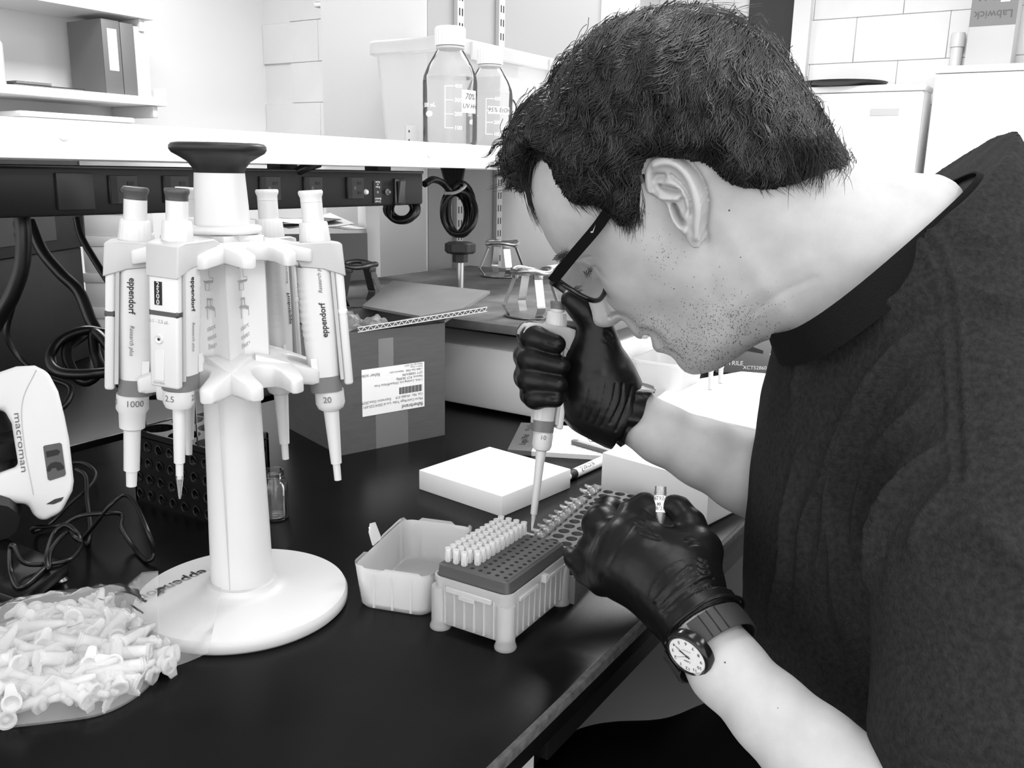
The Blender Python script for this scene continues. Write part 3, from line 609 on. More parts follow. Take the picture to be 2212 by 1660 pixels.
# printed diagrams on the two front bays
pr=MB(); prg=MB()
for sgn in(-1,1):
    phi=math.radians(30*sgn); nrm=np.array((math.cos(phi),math.sin(phi),0)); tx=np.array((-math.sin(phi),math.cos(phi),0)); ty=np.array((0,0,1.)); o=nrm*.0248
    ang=.42; tr=tx*math.cos(ang)+ty*math.sin(ang); up=np.cross(nrm,tr)
    for i,sx in enumerate(('Research plus','Research','Reference')): put_text(pr,sx,.0058,o+tx*.002+ty*(.2485-i*.0072-.0),tr,up,align='CENTER',off=.0002)
    put_text(pr,'Reference 2',.0058,o+ty*.2955,-tr,-up,off=.0002)
    def pl(P,mbx,off=.0004): mbx.add([o+tx*a+ty*b+nrm*off for a,b in P],[tuple(range(len(P)))])
    def ln(P,mbx,w=.00022): mbx.tube([o+tx*a+ty*b+nrm*.0004 for a,b in P],w,4)
    ln([(-.005,.2915),(-.005,.2845),(-.003,.2835),(.004,.2845),(.004,.2865),(.001,.2865),(.0005,.2925)],pr); pl([(-.005,.2845),(-.002,.2830),(.004,.2843),(.004,.2832),(-.002,.2818),(-.0048,.2832)],prg); ln([(-.003,.2820),(-.003,.2765),(.0005,.2765),(.0005,.2820)],pr)
    pl([(-.0022,.2705),(.0012,.2705),(.0012,.2690),(-.0022,.2690)],prg); ln([(-.0018,.2690),(-.0018,.2655),(-.0025,.2635),(-.0025,.2540)],pr); ln([(.0008,.2690),(.0008,.2655),(.0018,.2640),(.0040,.2635),(.0040,.2560)],pr); pl([(-.0065,.2605),(-.0045,.2635),(-.001,.2645),(.0042,.2635),(.0042,.2605),(.001,.2620),(-.003,.2630)],prg)
pr.build('printed_diagram','ink_light',car); prg.build('diagram_fill','ink_light',car)
bt=MB(); put_text(bt,'eppendorf',.017,(-.020,-.058,.0155),nz((.62,-.78,0)),nz((.78,.62,0)),bold=.015); bt.build('lettering','ink',car)
# ------------------------------------------------------------ pipettes
def pipette(label,top,bot,hookdir,kind,vol,cap,extra=False,tip=False,press=0.,grp='pipettes hanging on the carousel'):
    """local: z up from tip cone (0) to button (.2275); +x is the finger-hook side"""
    ax=np.asarray(top)-np.asarray(bot); L=np.linalg.norm(ax); s=L/(.2275-press); M=frame(bot,x=hookdir,z=ax); M[:3,:3]*=s
    t=thing('pipette',label,'pipette',group=grp,M=M); dz=-press
    MB().lathe([(.0082,.190),(.0080,.2186+dz)],28).build('push_stem','white',t)
    MB().lathe([(.0080,.2187+dz),(.0080,.2222+dz),(.0090,.2245+dz),(.0092,.2262+dz),(.0084,.2274+dz),(.007,.2268+dz),(.0,.2262+dz)],32).build('push_button',cap,t,smooth=50)
    MB().lathe([(.0112,.1890),(.0115,.1905),(.0104,.2030),(.0095,.2042),(.0082,.2042)],60,rib=.018,ribn=20).build('ribbed_collar','white',t,smooth=60)
    prof=[(-.0195,.163),(-.0188,.1875),(-.0100,.1895),(.0120,.1897),(.0270,.1900),(.0345,.1870),(.0385,.1800),(.0388,.1752),(.0360,.1790),(.0290,.1840),(.0165,.1800),(.0130,.1720),(-.004,.1690)]
    P=np.array(prof); nn=len(P); sec=[]
    for y,k in((-.0138,.985),(-.0128,1),(.0128,1),(.0138,.985)):
        c=P.mean(0); Q=c+(P-c)*k; sec.append(np.stack([Q[:,0],np.full(nn,y),Q[:,1]],1))
    MB().rings(sec[::-1]).build('finger_hook','grey_light',t,smooth=35,bevel=.0008,seg=1)
    zz=np.linspace(.083,.1715,46); sec=[]
    for z in zz:
        k=min(1,(z-.083)/.05); rx=.0115+.0018*k; rib=.0006*math.sin((z-.118)*2*PI/.0052)*(1 if .116<z<.160 else 0); q=rrect(2*(rx),.0246+.0012*k,.0085,6); q[:,0]+=.0028; q[q[:,0]>.006,0]+=rib; sec.append(np.c_[q,np.full(len(q),z)])
    MB().rings(sec).build('handle_body','white',t,smooth=60)
    MB().b2((-.0112,-.0127,.084),(-.0086,.0127,.1700)).build('grey_seam','grey_light',t)
    MB().b2((-.0182,-.0124,.079),(-.0113,.0124,.1695)).build('front_panel','white',t,bevel=.0022,seg=3)
    MB().b2((-.01845,-.0126,.1335),(-.0111,.0126,.1390)).build('volume_band',cap,t,bevel=.0012,seg=1)
    q=rrect(.0235,.0250,.0080,6); q[:,0]+=.0022; MB().rings([np.c_[q,np.full(len(q),.0745)],np.c_[q*np.array((1.03,1.03)),np.full(len(q),.0868)]]).build('lower_band','grey_mid',t,smooth=50)
    if kind=='1000': pf=[(.0115,.0742),(.0118,.0625),(.0098,.0590),(.0092,.0475),(.0062,.0455),(.0058,.0130),(.0042,.0125),(.0038,.0)]
    elif kind=='2.5': pf=[(.0118,.0742),(.0118,.0640),(.0100,.0600),(.0048,.0585),(.0042,.0135),(.0030,.013),(.0028,.0)]
    elif kind=='held': pf=[(.0108,.0742),(.0108,.0590),(.0092,.0545),(.0058,.0525),(.0050,.040),(.0036,-.018),(.0026,-.0185),(.0022,-.022)]
    else: pf=[(.0112,.0742),(.0114,.0640),(.0098,.0600),(.0060,.0575),(.0042,.0140),(.0030,.0135),(.0028,.0)]
    MB().lathe(pf[::-1],32).build('lower_part','white',t,smooth=35)
    e=MB()
    for sy in(-1,1):
        o=lambda x,z:(x,sy*(.0130),z); tx=(0,0,1) if sy>0 else (0,0,-1)
        d=-1 if sy<0 else 1
        put_text(e,'eppendorf',.0063,o(.000,.131 if sy>0 else .1505),tx,(1,0,0),bold=.02,off=.0004); 
    e.build('lettering','ink',t)
    e=MB()
    for sy in(-1,1):
        put_text(e,'Research plus',.0041,(.0002,sy*.0130,.1630 if sy>0 else .1175),(0,0,1) if sy>0 else (0,0,-1),(1,0,0),shear=.25,off=.0004)
    e.build('model_lettering','ink_grey',t)
    if vol:
        e=MB()
        for a in(PI/2-.25,-PI/2+.25,PI): wrap_text(e,vol,.0068,.01205 if kind!='held' else .0112,a,.0685,align='CENTER')
        e.build('volume_number','ink_grey',t)
    for sy in(-1,1):
        MB().b2((.0075,sy*.0128-.0003,.0880),(.0125,sy*.0128+.0003,.1025)).build('sticker','off_white',t)
    if extra:
        w=MB().b2((-.01875,.0005,.1425),(-.0180,.0068,.1600)).build('volume_display','black',t); e=MB()
        for i,cx in enumerate('2500'): put_text(e,cx,.0054,(-.01878,.0036,.1578-i*.0044),(0,-1,0),(0,0,1),off=.0002)
        e.build('digits','print_white',w)
        e=MB(); put_text(e,'0.1 - 2.5 µL',.0036,(-.0183,.0035,.1300),(0,-1,0),(0,0,1),off=.0002); put_text(e,'Q24785K',.0026,(-.0183,.004,.0825),(0,-1,0),(0,0,1),off=.0002); e.build('range_lettering','ink_light',t)
        o=MB().lathe([(.0,.0003),(.0022,.0004),(.0030,.0010),(.0036,.0006),(.0038,-.0004)],20,M=frame((-.0183,.0035,.1165),y=(0,0,1),z=(-1,0,0))).build('adjust_button','white',t,smooth=50); MB().lathe([(.0,.0009),(.0011,.0007)],10,M=frame((-.0183,.0035,.1165),y=(0,0,1),z=(-1,0,0))).build('adjust_hole','black',o)
        MB().b2((-.0186,-.0005,.0845),(-.0181,.0075,.1085)).build('grip_panel','white',t,bevel=.0003,seg=1)
    if tip:
        z0=-.001 if kind!='held' else -.020
        MB().lathe([(.0030,z0+.004),(.0028,z0),(.0012,z0-.014),(.0007,z0-.0165)],14,cap1=False).build('disposable_tip','clear_plastic' if kind!='held' else 'tube_plastic',t)
    return t
Rp_=.0715; cax=np.array((math.cos(rz0),math.sin(rz0),0)); cay=np.array((-math.sin(rz0),math.cos(rz0),0))
dc=lambda phi,r=Rp_:(cax*math.cos(math.radians(phi))+cay*math.sin(math.radians(phi)))
def hang(label,phi,tpx,bpx,kind,vol,cap,**k):
    od=dc(phi); base=np.array((c0[0],c0[1],.25))+od*Rp_; d=(base-C)@CF; zu=.235
    dt=(base+np.array((0,0,.11))-C)@CF; db=(base-np.array((0,0,.12))-C)@CF
    return pipette(label,at(*tpx,dt),at(*bpx,db),-od,kind,vol,cap,**k)
hang('1000 microlitre pipette with dark button at the left of the carousel',-92,(293,404),(284,1050),'1000','1000','grey_dark')
hang('2.5 microlitre pipette with dark button and digit display, front of the carousel',-33,(382,407),(388,1034),'2.5','2.5','grey_dark',extra=True,tip=True)
hang('pipette with pale button half hidden behind the 2.5 microlitre pipette',-148,(402,405),(408,982),'20','','off_white')
hang('pipette with pale button behind the neck of the carousel, right rear',146,(576,409),(617,992),'20','','off_white')
hang('20 microlitre pipette with pale button leaning out at the right of the carousel',88,(670,411),(730,1037),'20','20','off_white')
# ============================================================ PIPETTE CONTROLLER (left edge) ON ITS STAND
dM=.86
def mp(x,y,d=dM): return at(x,y,d)
oM=onz(40,1260); mac=thing('pipette_controller','white handheld pipette controller propped upright at the left edge','pipette controller',(oM[0],oM[1],.03))
def surf(fn,x,y,d0=.3,d1=1.2,n=500):
    D=np.linspace(d0,d1,n); P=C+ray(x,y)[None]*D[:,None]; f=fn(P); k=np.argmax(f<0); return D[k] if f[k]<0 else None
MP=[(-70,835),(0,803),(35,791),(75,789),(104,803),(126,845),(140,900),(150,950),(160,1040),(157,1062),(133,1108),(96,1127),(74,1118),(60,1090),(20,1088),(-70,1090),(-70,1045),(0,1022),(40,1008),(32,960),(25,915),(8,884),(-70,890)]
front=np.array([mp(x,y) for x,y in MP]); back=front+nz(ray(60,960))*.046; MB().rings([back,front]).build('shell','white',mac,smooth=50,world=True,bevel=.0075,seg=4)
MB().tube(spline([mp(78,800,dM-.0003),mp(48,870,dM-.0003),mp(52,960,dM-.0003),mp(72,1070,dM-.0003)],8),.0004,5).build('shell_joint','grey_light',mac,world=True)
def mq(name,P,m,par,off=.0006):
    mb=MB(); mb.add([mp(x,y,dM-off) for x,y in P],[tuple(range(len(P)))[::-1]]); return mb.build(name,m,par,world=True)
dpl=mq('battery_window',[(93,966),(96,963),(129,957),(133,960),(142,1024),(139,1029),(108,1039),(103,1036)],'grey_dark',mac)
mq('battery_icon',[(99,976),(124,971),(126,983),(101,989)],'black',dpl,.001); mq('battery_terminal',[(125,974),(128,973),(129,979),(126,980)],'black',dpl,.001)
mq('gauge_arc',[(101,1018),(103,1008),(110,1001),(120,998),(130,1000),(137,1008),(137,1014),(124,1018),(121,1011),(112,1012),(106,1020)],'black',dpl,.001)
mq('vent_slot',[(99,1090),(118,1079),(138,1074),(132,1083),(116,1090)],'ink',mac)
e=MB(); v,f=text('macroman',.030); sx=v[:,0]; w_=sx.max()-sx.min(); pts=[]
for x,y,_ in v:
    k=(x-sx.min())/w_; pts.append(mp(36+(52-36)*k+y/.030*20,893+(1020-893)*k-y/.030*3,dM-.0006))
e.add(pts,f); e.build('lettering','ink_grey',mac,world=True)
t=thing('charging_stand','black charging stand plate with rubber feet under the white controller','stand',(oM[0]-.02,oM[1],0))
pc=[onz(147,1222,.018),onz(40,1300,.018),onz(-130,1240,.018),onz(10,1165,.018)]; pc=np.array(pc); 
R=[pc*np.array((1,1,0))+np.array((0,0,.009)),pc*np.array((1,1,0))+np.array((0,0,.020))]; MB().rings(R).build('plate','black_gloss',t,world=True,bevel=.001)
for k,(x,y) in enumerate(((128,1236),(28,1285),(0,1195))):
    p=onz(x,y,.009); MB().lathe([(.006,0),(.0065,.001),(.0045,.004),(.0045,.009)],16,M=np.array(Matrix.Translation((p[0],p[1],0)))).build('foot','metal',t,world=True)
MB().tube([at(15,880,.95),at(20,960,.93),at(10,1060,.92),onz(-5,1130,.04)],[.018,.018,.018,.018],12).build('post','black',t,world=True)
MB().b2((-.03,-.02,0),(.03,.02,.02),np.array(Matrix.Translation(tuple(at(15,985,.90))))).build('cradle','black',t,world=True,bevel=.004)
def zc(x,y,z): return ((onz(x,y,z)-C)@CF)
def gcable(label,pts,r): return cable('charger_cord',label,[(x,y,zc(x,y,z)) for x,y,z in pts],r,n=8,sub=8)
gcable('thin black charger cord rising in a tall loop on the bench by the carousel base',[(128,1005,.006),(175,1000,.008),(205,1020,.01),(195,1050,.01),(150,1090,.01),(110,1130,.006),(75,1150,.004),(75,1140,.02),(130,1135,.03),(175,1115,.035),(230,1110,.035),(262,1112,.03),(262,1140,.02),(290,1185,.004),(318,1212,.003),(333,1195,.01),(320,1150,.03),(295,1095,.045),(270,1070,.05),(240,1090,.045),(200,1140,.02),(180,1165,.003)],.0022)
gcable('thin black charger cord tangled around the charging stand plate',[(165,1015,.02),(185,1030,.02),(188,1080,.01),(195,1140,.004),(190,1170,.003),(178,1175,.02),(165,1150,.03),(140,1135,.035),(115,1155,.03),(100,1200,.03),(105,1230,.023),(110,1190,.03),(145,1150,.03),(160,1160,.028),(175,1180,.02),(150,1210,.022),(90,1220,.024),(50,1215,.03),(30,1180,.045),(22,1190,.04),(25,1240,.024),(45,1270,.022),(100,1225,.024)],.0022)
# ============================================================ BLACK TUBE RACK, VIAL, GLASS TUBE
t=thing('tube_rack','black perforated tube rack behind the carousel column','tube rack',(.578,.735,0)); w,l,h=.078,.135,.083
def perf_face(M,uw,vh,nu,nv,r,name,seg=12,depth=.004,stag=True):
    mb=MB(); du=uw/nu; dv=vh/nv; T=np.arange(seg)*2*PI/seg+PI/4
    sq=[]
    for q in T:
        c,s_=math.cos(q),math.sin(q); k=1/max(abs(c),abs(s_)); sq.append((c*k*.5,s_*k*.5))
    sq=np.array(sq)
    for i in range(nu):
        for j in range(nv):
            cx=(i+.5)*du; cy=(j+.5)*dv
            o=np.c_[cx+sq[:,0]*du,cy+sq[:,1]*dv,np.zeros(seg)]; a=np.c_[cx+r*np.cos(T),cy+r*np.sin(T),np.zeros(seg)]; b=a-np.array((0,0,depth))
            mb.rings([o,a,b],False,False,M=M)
    return mb
# left face holes (facing -x)
perf_face(frame((0,l,0),x=(0,-1,0),y=(0,0,1)),l,h*.92,7,4,.0052,'p').build('perforated_side','black',t,smooth=0)
perf_face(frame((0,0,0),x=(1,0,0),y=(0,0,1)),w,h*.92,4,4,.0052,'p').build('perforated_end','black',t,smooth=0)
MB().b2((.004,.004,0),(w-.004,l-.004,.004)).build('floor_plate','black',t); MB().b2((w-.003,0,0),(w,l,h)).build('back_side','black',t); MB().b2((0,l-.003,0),(w,l,h)).build('far_end','black',t)
perf_face(frame((0,0,h),x=(1,0,0),y=(0,1,0)),w,l,2,3,.0170,'p',seg=24,depth=.012).build('top_plate','black_gloss',t,smooth=0)
mb=MB()
for a,b in(((0,0,h-.006),(w,.003,h+.001)),((0,l-.003,h-.006),(w,l,h+.001)),((0,0,h-.006),(.003,l,h+.001)),((w-.003,0,h-.006),(w,l,h+.001)),((.01,l-.004,h),(.018,l,h+.016))): mb.b2(a,b)
mb.build('rim','black_gloss',t,bevel=.0005,seg=1)
mb=MB(); 
for i in range(7):
    for j in range(4):
        mb.tube(np.array([(-.0005+.0006*math.sin(2*q),l-(i+.5)*l/7+.0056*math.cos(q),(j+.5)*h*.92/4+.0056*math.sin(q)) for q in np.linspace(0,2*PI,13)]),.0008,4,cap=False)
mb.build('hole_rims','charcoal',t)
t=thing('glass_tube','clear glass tube standing in the black rack','glass tube',(.578+w*.25,.735+l*.165,.006)); MB().lathe([(.0,.001),(.010,.0),(.0155,.012),(.0155,.16),(.017,.163),(.0155,.163)],24,cap0=False,cap1=False).build('body','glass',t,smooth=60); MB().lathe([(.0158,.10),(.0161,.102),(.0158,.104)],24,cap0=False,cap1=False).build('ring','glass',t)
p=onz(586,1128); t=thing('glass_vial','small empty glass vial with threaded neck beside the carousel column','vial',(p[0]+.012,p[1]+.006,0))
MB().lathe([(.0,.0015),(.0125,.0),(.0140,.0015),(.0142,.003),(.0142,.037),(.0125,.0425),(.0098,.0445),(.0098,.0465),(.0106,.0475),(.0098,.0490),(.0106,.0505),(.0098,.0520),(.0102,.0545),(.0088,.0545),(.0086,.045),(.0125,.036),(.0128,.003),(.0,.003)],32,cap0=False,cap1=False).build('body','glass_thick',t,smooth=60)
MB().lathe([(.0,.0006),(.0122,.0006),(.0130,.002),(.0,.0028)],28,cap0=False).build('thick_base','glass',t,smooth=60)
# ============================================================ MICROTUBES
def tube_geo(opened,sc=1.):
    """body along -z from rim at z=0; cap hinge on +x"""
    b=MB().lathe([(.0008,-.038),(.0022,-.0372),(.0050,-.020),(.0053,-.0185),(.0053,-.0015),(.0064,-.0012),(.0064,.0),(.0050,.0),(.0048,-.018),(.0018,-.035)],14,cap0=True,cap1=False)
    c=MB()
    c.lathe([(.0046,-.0045),(.0046,.0),(.0066,.0002),(.0066,.0018),(.0050,.0020),(.0040,.0012),(.0,.0012)],14,cap0=True,cap1=True)
    c.prism([(.005,-.0042),(.0125,-.0026),(.0135,0),(.0125,.0026),(.005,.0042)],.0003,.0016)
    h=MB().b2((.005,-.0018,-.0012),(.010,.0018,-.0004))
    return b,c,h
def join(mbs): 
    r=MB()
    for m,M in mbs: r.add(np.concatenate(m.v),m.f,M)
    return r
_b,_c,_h=tube_geo(True)
capM_open=np.array(Matrix.Translation((.0115,0,.0008))@Matrix.Rotation(math.radians(158),4,'Y')@Matrix.Translation((.0115,0,0))@Matrix.Rotation(PI,4,'Z'))
T_open=thing('microtube','x','tube'); MBo=MB().add(np.concatenate(_b.v),_b.f).build('tube_body','clear_plastic',T_open,smooth=40); MB().add(np.concatenate(_c.v),_c.f,capM_open).build('cap','clear_plastic',T_open,smooth=40); MB().add(np.concatenate(_h.v),_h.f).build('hinge','tube_plastic',T_open)
shut=join([(_b,None),(_c,None),(_h,None)])
# ---- bag of tubes
bagc=(onz(150,1440)+onz(300,1390))/2
bag=thing('tube_bag','clear plastic bag heaped with microtubes in the left foreground','bag',(bagc[0],bagc[1],0))
# bag outline on bench (px) far edge, near edge
far=[(-260,1385),(-120,1372),(0,1350),(70,1322),(140,1309),(220,1294),(290,1282),(345,1276)]; near=[(-260,1640),(-120,1600),(0,1578),(110,1565),(205,1551),(270,1525),(318,1490),(350,1452)]
FA=spline([onz(*q,.0) for q in far],6); NE=spline([onz(*q,.0) for q in near],6)
nU=len(FA); nV=40; top=[]; bot=[]
for i in range(nU):
    rt=[]; rb=[]
    for j in range(nV):
        v=j/(nV-1); p=NE[i]+(FA[i]-NE[i])*v; k=math.sin(PI*v)**.55; u=i/(nU-1)
        hh=.050*(1-.35*u)*k*(1 if u<.75 else max(.15,1-(u-.75)*3)); X=np.array([[p[0]*1.,p[1],0.]])
        w=.0055*float(vnoise(X,70,11)[0])+.0035*float(vnoise(X,160,12)[0])+.0035*abs(float(vnoise(X,110,14)[0]))
        z=max(.0022,hh+w*min(1,k*1.5)); 
        rr_=math.hypot(p[0]-c0[0],p[1]-c0[1]); on=rr_<.097
        if rr_<.115: z=max(z,.0190 if on else .019-(rr_-.097)*.9)
        rt.append((p[0],p[1],z)); rb.append((p[0],p[1],.0006 if not on else .0172))
    top.append(np.array(rt)); bot.append(np.array(rb))
mb=MB(); mb.rings(top,False,False,closed=False); mb.build('film','bag_film',bag,smooth=70,world=True)
mb=MB(); mb.rings([r[::-1] for r in bot],False,False,closed=False); mb.build('film_underside','bag_film',bag,smooth=70,world=True)
# crumpled open mouth lying over the carousel base and the bench
mouth=[]
for i in range(16):
    u=i/15; a=at(*((1-u)*np.array((440,1262))+u*np.array((418,1425))),1); row=[]
    for j in range(12):
        v=j/11; px_=340+150*v-40*u*v*v; py_=1272+180*u-(52-10*u)*v; on=1
        q=onz(px_,py_,.0); rr_=math.hypot(q[0]-c0[0],q[1]-c0[1])
        z=.0185 if rr_<.101 else max(.002,.0185-(rr_-.101)*.5); z+=.003+.006*(math.sin(4*u+2.5*v)+1)*(1-.5*v)+.0018*math.sin(11*u+5*v); q=onz(px_,py_,z); row.append(q)
    mouth.append(np.array(row))
MB().rings(mouth,False,False,closed=False).build('open_mouth','bag_film',bag,smooth=60,world=True)
me0=None; k=0; rg=random.Random(5)
def bag_at(u,v):
    i=min(nU-1,max(0,u*(nU-1))); a=NE[int(i)]; b=FA[int(i)]; return a+(b-a)*v
cnt=0
for it in range(1400):
    u=rg.uniform(.10,.93); v=rg.uniform(.10,.80); 
    if v>.74-.12*math.sin(u*7): continue
    p=bag_at(u,v); lim=.034*(1-.35*u)*math.sin(PI*min(1,v/.85))**.6
    if u>.85: lim*=max(.1,1-(u-.85)*5)
    z=rg.uniform(.007,max(.010,lim)); 
    if math.hypot(p[0]-c0[0],p[1]-c0[1])<.105: continue
    if proj((p[0],p[1],z))[0]<-30: continue
    if me0 is None:
        o=shut.build('microtube','tube_plastic',smooth=40); me0=o.data
    else: o=bpy.data.objects.new('microtube',me0); COL.objects.link(o)
    a=rg.uniform(0,2*PI); tl=rg.uniform(-.5,.5)
    R_=Matrix.Rotation(a,4,'Z')@Matrix.Rotation(PI/2+tl*min(1,z/.02),4,'Y')@Matrix.Rotation(rg.uniform(0,6.28),4,'Z')
    cen=R_.to_3x3()@Vector((.002,0,-.018)); o.matrix_basis=Matrix.Translation(Vector((p[0],p[1],z))-cen)@R_
    tag(o,'loose clear microtube with snap cap inside the plastic bag','tube','loose microtubes in the bag'); cnt+=1
    if cnt>=270: break
# ============================================================ TIP BOX
tbF=onz(1097,1412); tbL=onz(924,1368); tbR=onz(1226,1303); exb=nz(tbR-tbF); eyb=nz(tbL-tbF); eyb=nz(eyb-exb*(eyb@exb)); 
lx=np.linalg.norm(tbR-tbF)+.003; ly=np.linalg.norm(tbL-tbF)+.003; rzb=math.atan2(exb[1],exb[0]); hz=.0475
tb=thing('tip_box','translucent pipette tip box with grey deck half full of tips','tip box',tbF,rzb)
def hollow(rings_out,th): return None
R=[]
for z,k in((.006,.955),(hz-.006,.985),(hz-.004,1.0),(hz,1.0)): q=rrect(lx*k,ly*k,.009,5)+np.array((lx/2,ly/2)); R.append(np.c_[q,np.full(len(q),z)])
for z,k in((hz,.965),(hz-.006,.96),(.008,.925)): q=rrect(lx*k,ly*k,.008,5)+np.array((lx/2,ly/2)); R.append(np.c_[q,np.full(len(q),z)])
MB().rings(R,cap0=False,cap1=False).build('shell','milky',tb,smooth=40)
for cx,cy in((.006,.006),(lx-.006,.006),(.006,ly-.006),(lx-.006,ly-.006)):
    MB().lathe([(.0088,0),(.0092,.001),(.0088,.003),(.0078,.005),(.0074,hz-.010)],18,M=np.array(Matrix.Translation((cx,cy,0)))).build('corner_foot','milky',tb,smooth=50)
for i in range(6): MB().b2((.0004,.014+i*(ly-.028)/5-.0006,.008),(.0030,.014+i*(ly-.028)/5+.0006,hz-.008)).build('rib','milky_thick',tb)
for i in range(9): MB().b2((.016+i*(lx-.032)/8-.0005,.0004,.008),(.016+i*(lx-.032)/8+.0005,.003,hz-.008)).build('rib','milky_thick',tb)
mb=MB(); mb.b2((-.0015,.016,hz-.0105),(.001,ly-.016,hz-.006)); mb.b2((-.0018,ly*.42,hz-.014),(.001,ly*.62,hz-.0100)); mb.b2((.016,-.0015,hz-.0095),(lx*.44,.001,hz-.006)); mb.b2((lx*.60,-.0015,hz-.0095),(lx-.012,.001,hz-.006)); mb.b2((lx*.50,-.004,hz-.008),(lx*.55,.001,hz-.001)); mb.build('ledge_and_latch','milky_thick',tb,bevel=.0005,seg=1)
# grey deck with 96 shallow wells
dh=.010; dM_=frame((.004,.003,hz+dh),x=(1,0,0),y=(0,1,0)); dlx=lx-.008; dly=ly-.006
perf=perf_face(frame((.0075,.006,hz+dh),x=(1,0,0),y=(0,1,0)),dlx-.007,dly-.006,12,8,.0019,'d',seg=12,depth=.0045)
wx0,wy0=.0075,.006; pu=(dlx-.007)/12; pv=(dly-.006)/8
for i in range(12):
    for j in range(8):
        T=np.arange(12)*2*PI/12; perf.add(np.c_[wx0+(i+.5)*pu+.0019*np.cos(T),wy0+(j+.5)*pv+.0019*np.sin(T),np.full(12,hz+dh-.0044)],[tuple(range(12))])
dk=perf.build('deck','deck_grey',tb,smooth=0)
R=[]
for z,k in((hz-.001,0),(hz+dh-.0015,.0008),(hz+dh,.0035)): q=rrect(dlx-2*k,dly-2*k,.004,4)+np.array((lx/2,ly/2)); R.append(np.c_[q,np.full(len(q),z)])
MB().rings(R,cap0=False,cap1=False).build('deck_skirt','deck_grey',tb,smooth=30)
tipm=MB().lathe([(.0018,-.004),(.0018,.0002),(.0021,.0008),(.0023,.0085),(.0029,.0105),(.0029,.0120),(.0023,.0120),(.0017,.004)],12,cap0=True,cap1=False)
for kk in range(6):
    a=kk*PI/3; tipm.b2((.0019,-.0003,.0005),(.0027,.0003,.0085),np.array(Matrix.Rotation(a,4,'Z')))
ORD=('first','second','third','fourth','fifth','sixth','seventh','eighth','ninth','tenth','eleventh','twelfth','thirteenth'); tme=None
Mt=np.array(Matrix.Translation(Vector(tbF))@Matrix.Rotation(rzb,4,'Z'))
for i in range(12):
    for j in range(8):
        need=j>=4
        if i==0 and j in(4,): need=False
        if not need: continue
        P=Mt@np.array((wx0+(i+.5)*pu,wy0+(j+.5)*pv,hz+dh,1))
        if tme is None: o=tipm.build('pipette_tip','tube_plastic',smooth=40); tme=o.data
        else: o=bpy.data.objects.new('pipette_tip',tme); COL.objects.link(o)
        o.location=P[:3]; tag(o,'clear pipette tip in the %s row from the near end, %s column'%(ORD[i],('inner','second inner','second outer','outermost')[j-4]),'pipette tip','pipette tips in the tip box')
# ---- lid lying upside down
lid=thing('translucent_tray','translucent tip box lid lying upside down behind the tip box','tray',onz(760,1312))
B0=onz(768,1312,0); B1=onz(918,1336,0); e1=nz(B1-B0); e2=nz(np.cross((0,0,1.),e1)); 
T0=onz(751,1247,.040); 
Lw=np.linalg.norm(B1-B0)+.004; Ll=.112; Ml=frame(B0,x=e1,y=e2)
def ring_l(k,z,notch=False,n=6):
    q=rrect(Lw+2*k,Ll+2*k,.011,n)+np.array((Lw/2,Ll/2)); out=[]
    for a in q: out.append((a[0],a[1],z))
    return np.array(out)
def densify(r,m=6):
    out=[]
    for i in range(len(r)):
        a,b=r[i],r[(i+1)%len(r)]; kk=m if np.linalg.norm(a-b)>.02 else 1
        for j in range(kk): out.append(a+(b-a)*j/kk)
    return np.array(out)
Rr=[densify(ring_l(k,z),12) for k,z in((-.003,.0),(-.001,.003),(.002,.036))]
tp=densify(ring_l(.0026,.041),12); 
for i in range(len(tp)): tp[i,2]-= .0035*(1 if (i//4)%3==1 else 0)
Rr.append(tp); MB().rings(Rr,cap1=False,M=Ml).build('tray','milky',lid,smooth=40,world=True)
inn=[densify(ring_l(k,z),12) for k,z in((.0012,.0385),(-.0035,.003))]; MB().rings(inn,cap0=False,M=Ml).build('inner_wall','milky',lid,smooth=40,world=True)
for i in range(4):
    y=.018+i*.022; mb=MB(); mb.rings([np.array([(-.001,y-.002,.003),(-.001,y+.002,.003),(.0025,y,.003)]),np.array([(-.0032,y-.0003,.030),(-.0032,y+.0003,.030),(-.0030,y,.030)])],M=Ml); mb.build('rib','milky_thick',lid,world=True)
for i in range(3):
    x=.018+i*.017; mb=MB(); mb.rings([np.array([(x-.0018,Ll+.0005,.003),(x,Ll-.003,.003),(x+.0018,Ll+.0005,.003)]),np.array([(x-.0004,Ll+.002,.030),(x,Ll+.0015,.030),(x+.0004,Ll+.002,.030)])],M=Ml); mb.build('rib','milky_thick',lid,world=True); MB().b2((x-.0008,-.0018,.003),(x+.0008,.0,.034),Ml).build('rib','milky_thick',lid,world=True)
cl=[(-.004,.045,.038),(-.004,.062,.038),(-.009,.060,.054),(-.0095,.052,.056),(-.008,.046,.050)]; cl=np.array(cl); MB().rings([cl,cl+np.array((.0015,0,.0004))],M=Ml).build('latch','milky_thick',lid,world=True); mb=MB()
for y in(.0495,.053,.0565): mb.tube(np.array([(-.0068,y,.046),(-.0086,y,.0535)])@Ml[:3,:3].T+Ml[:3,3],.0009,6)
mb.build('latch_ribs','print_white',lid,world=True)
# ============================================================ GREY TUBE RACK WITH OPEN TUBES
zr=.026; ra=onz(1283,1057,zr); rb=onz(1152,1168,zr); ed=nz(ra-rb); ang=math.atan2(ed[1],ed[0]); pitch=.0140
nrow=16; rkL=nrow*pitch; rkW=5*pitch
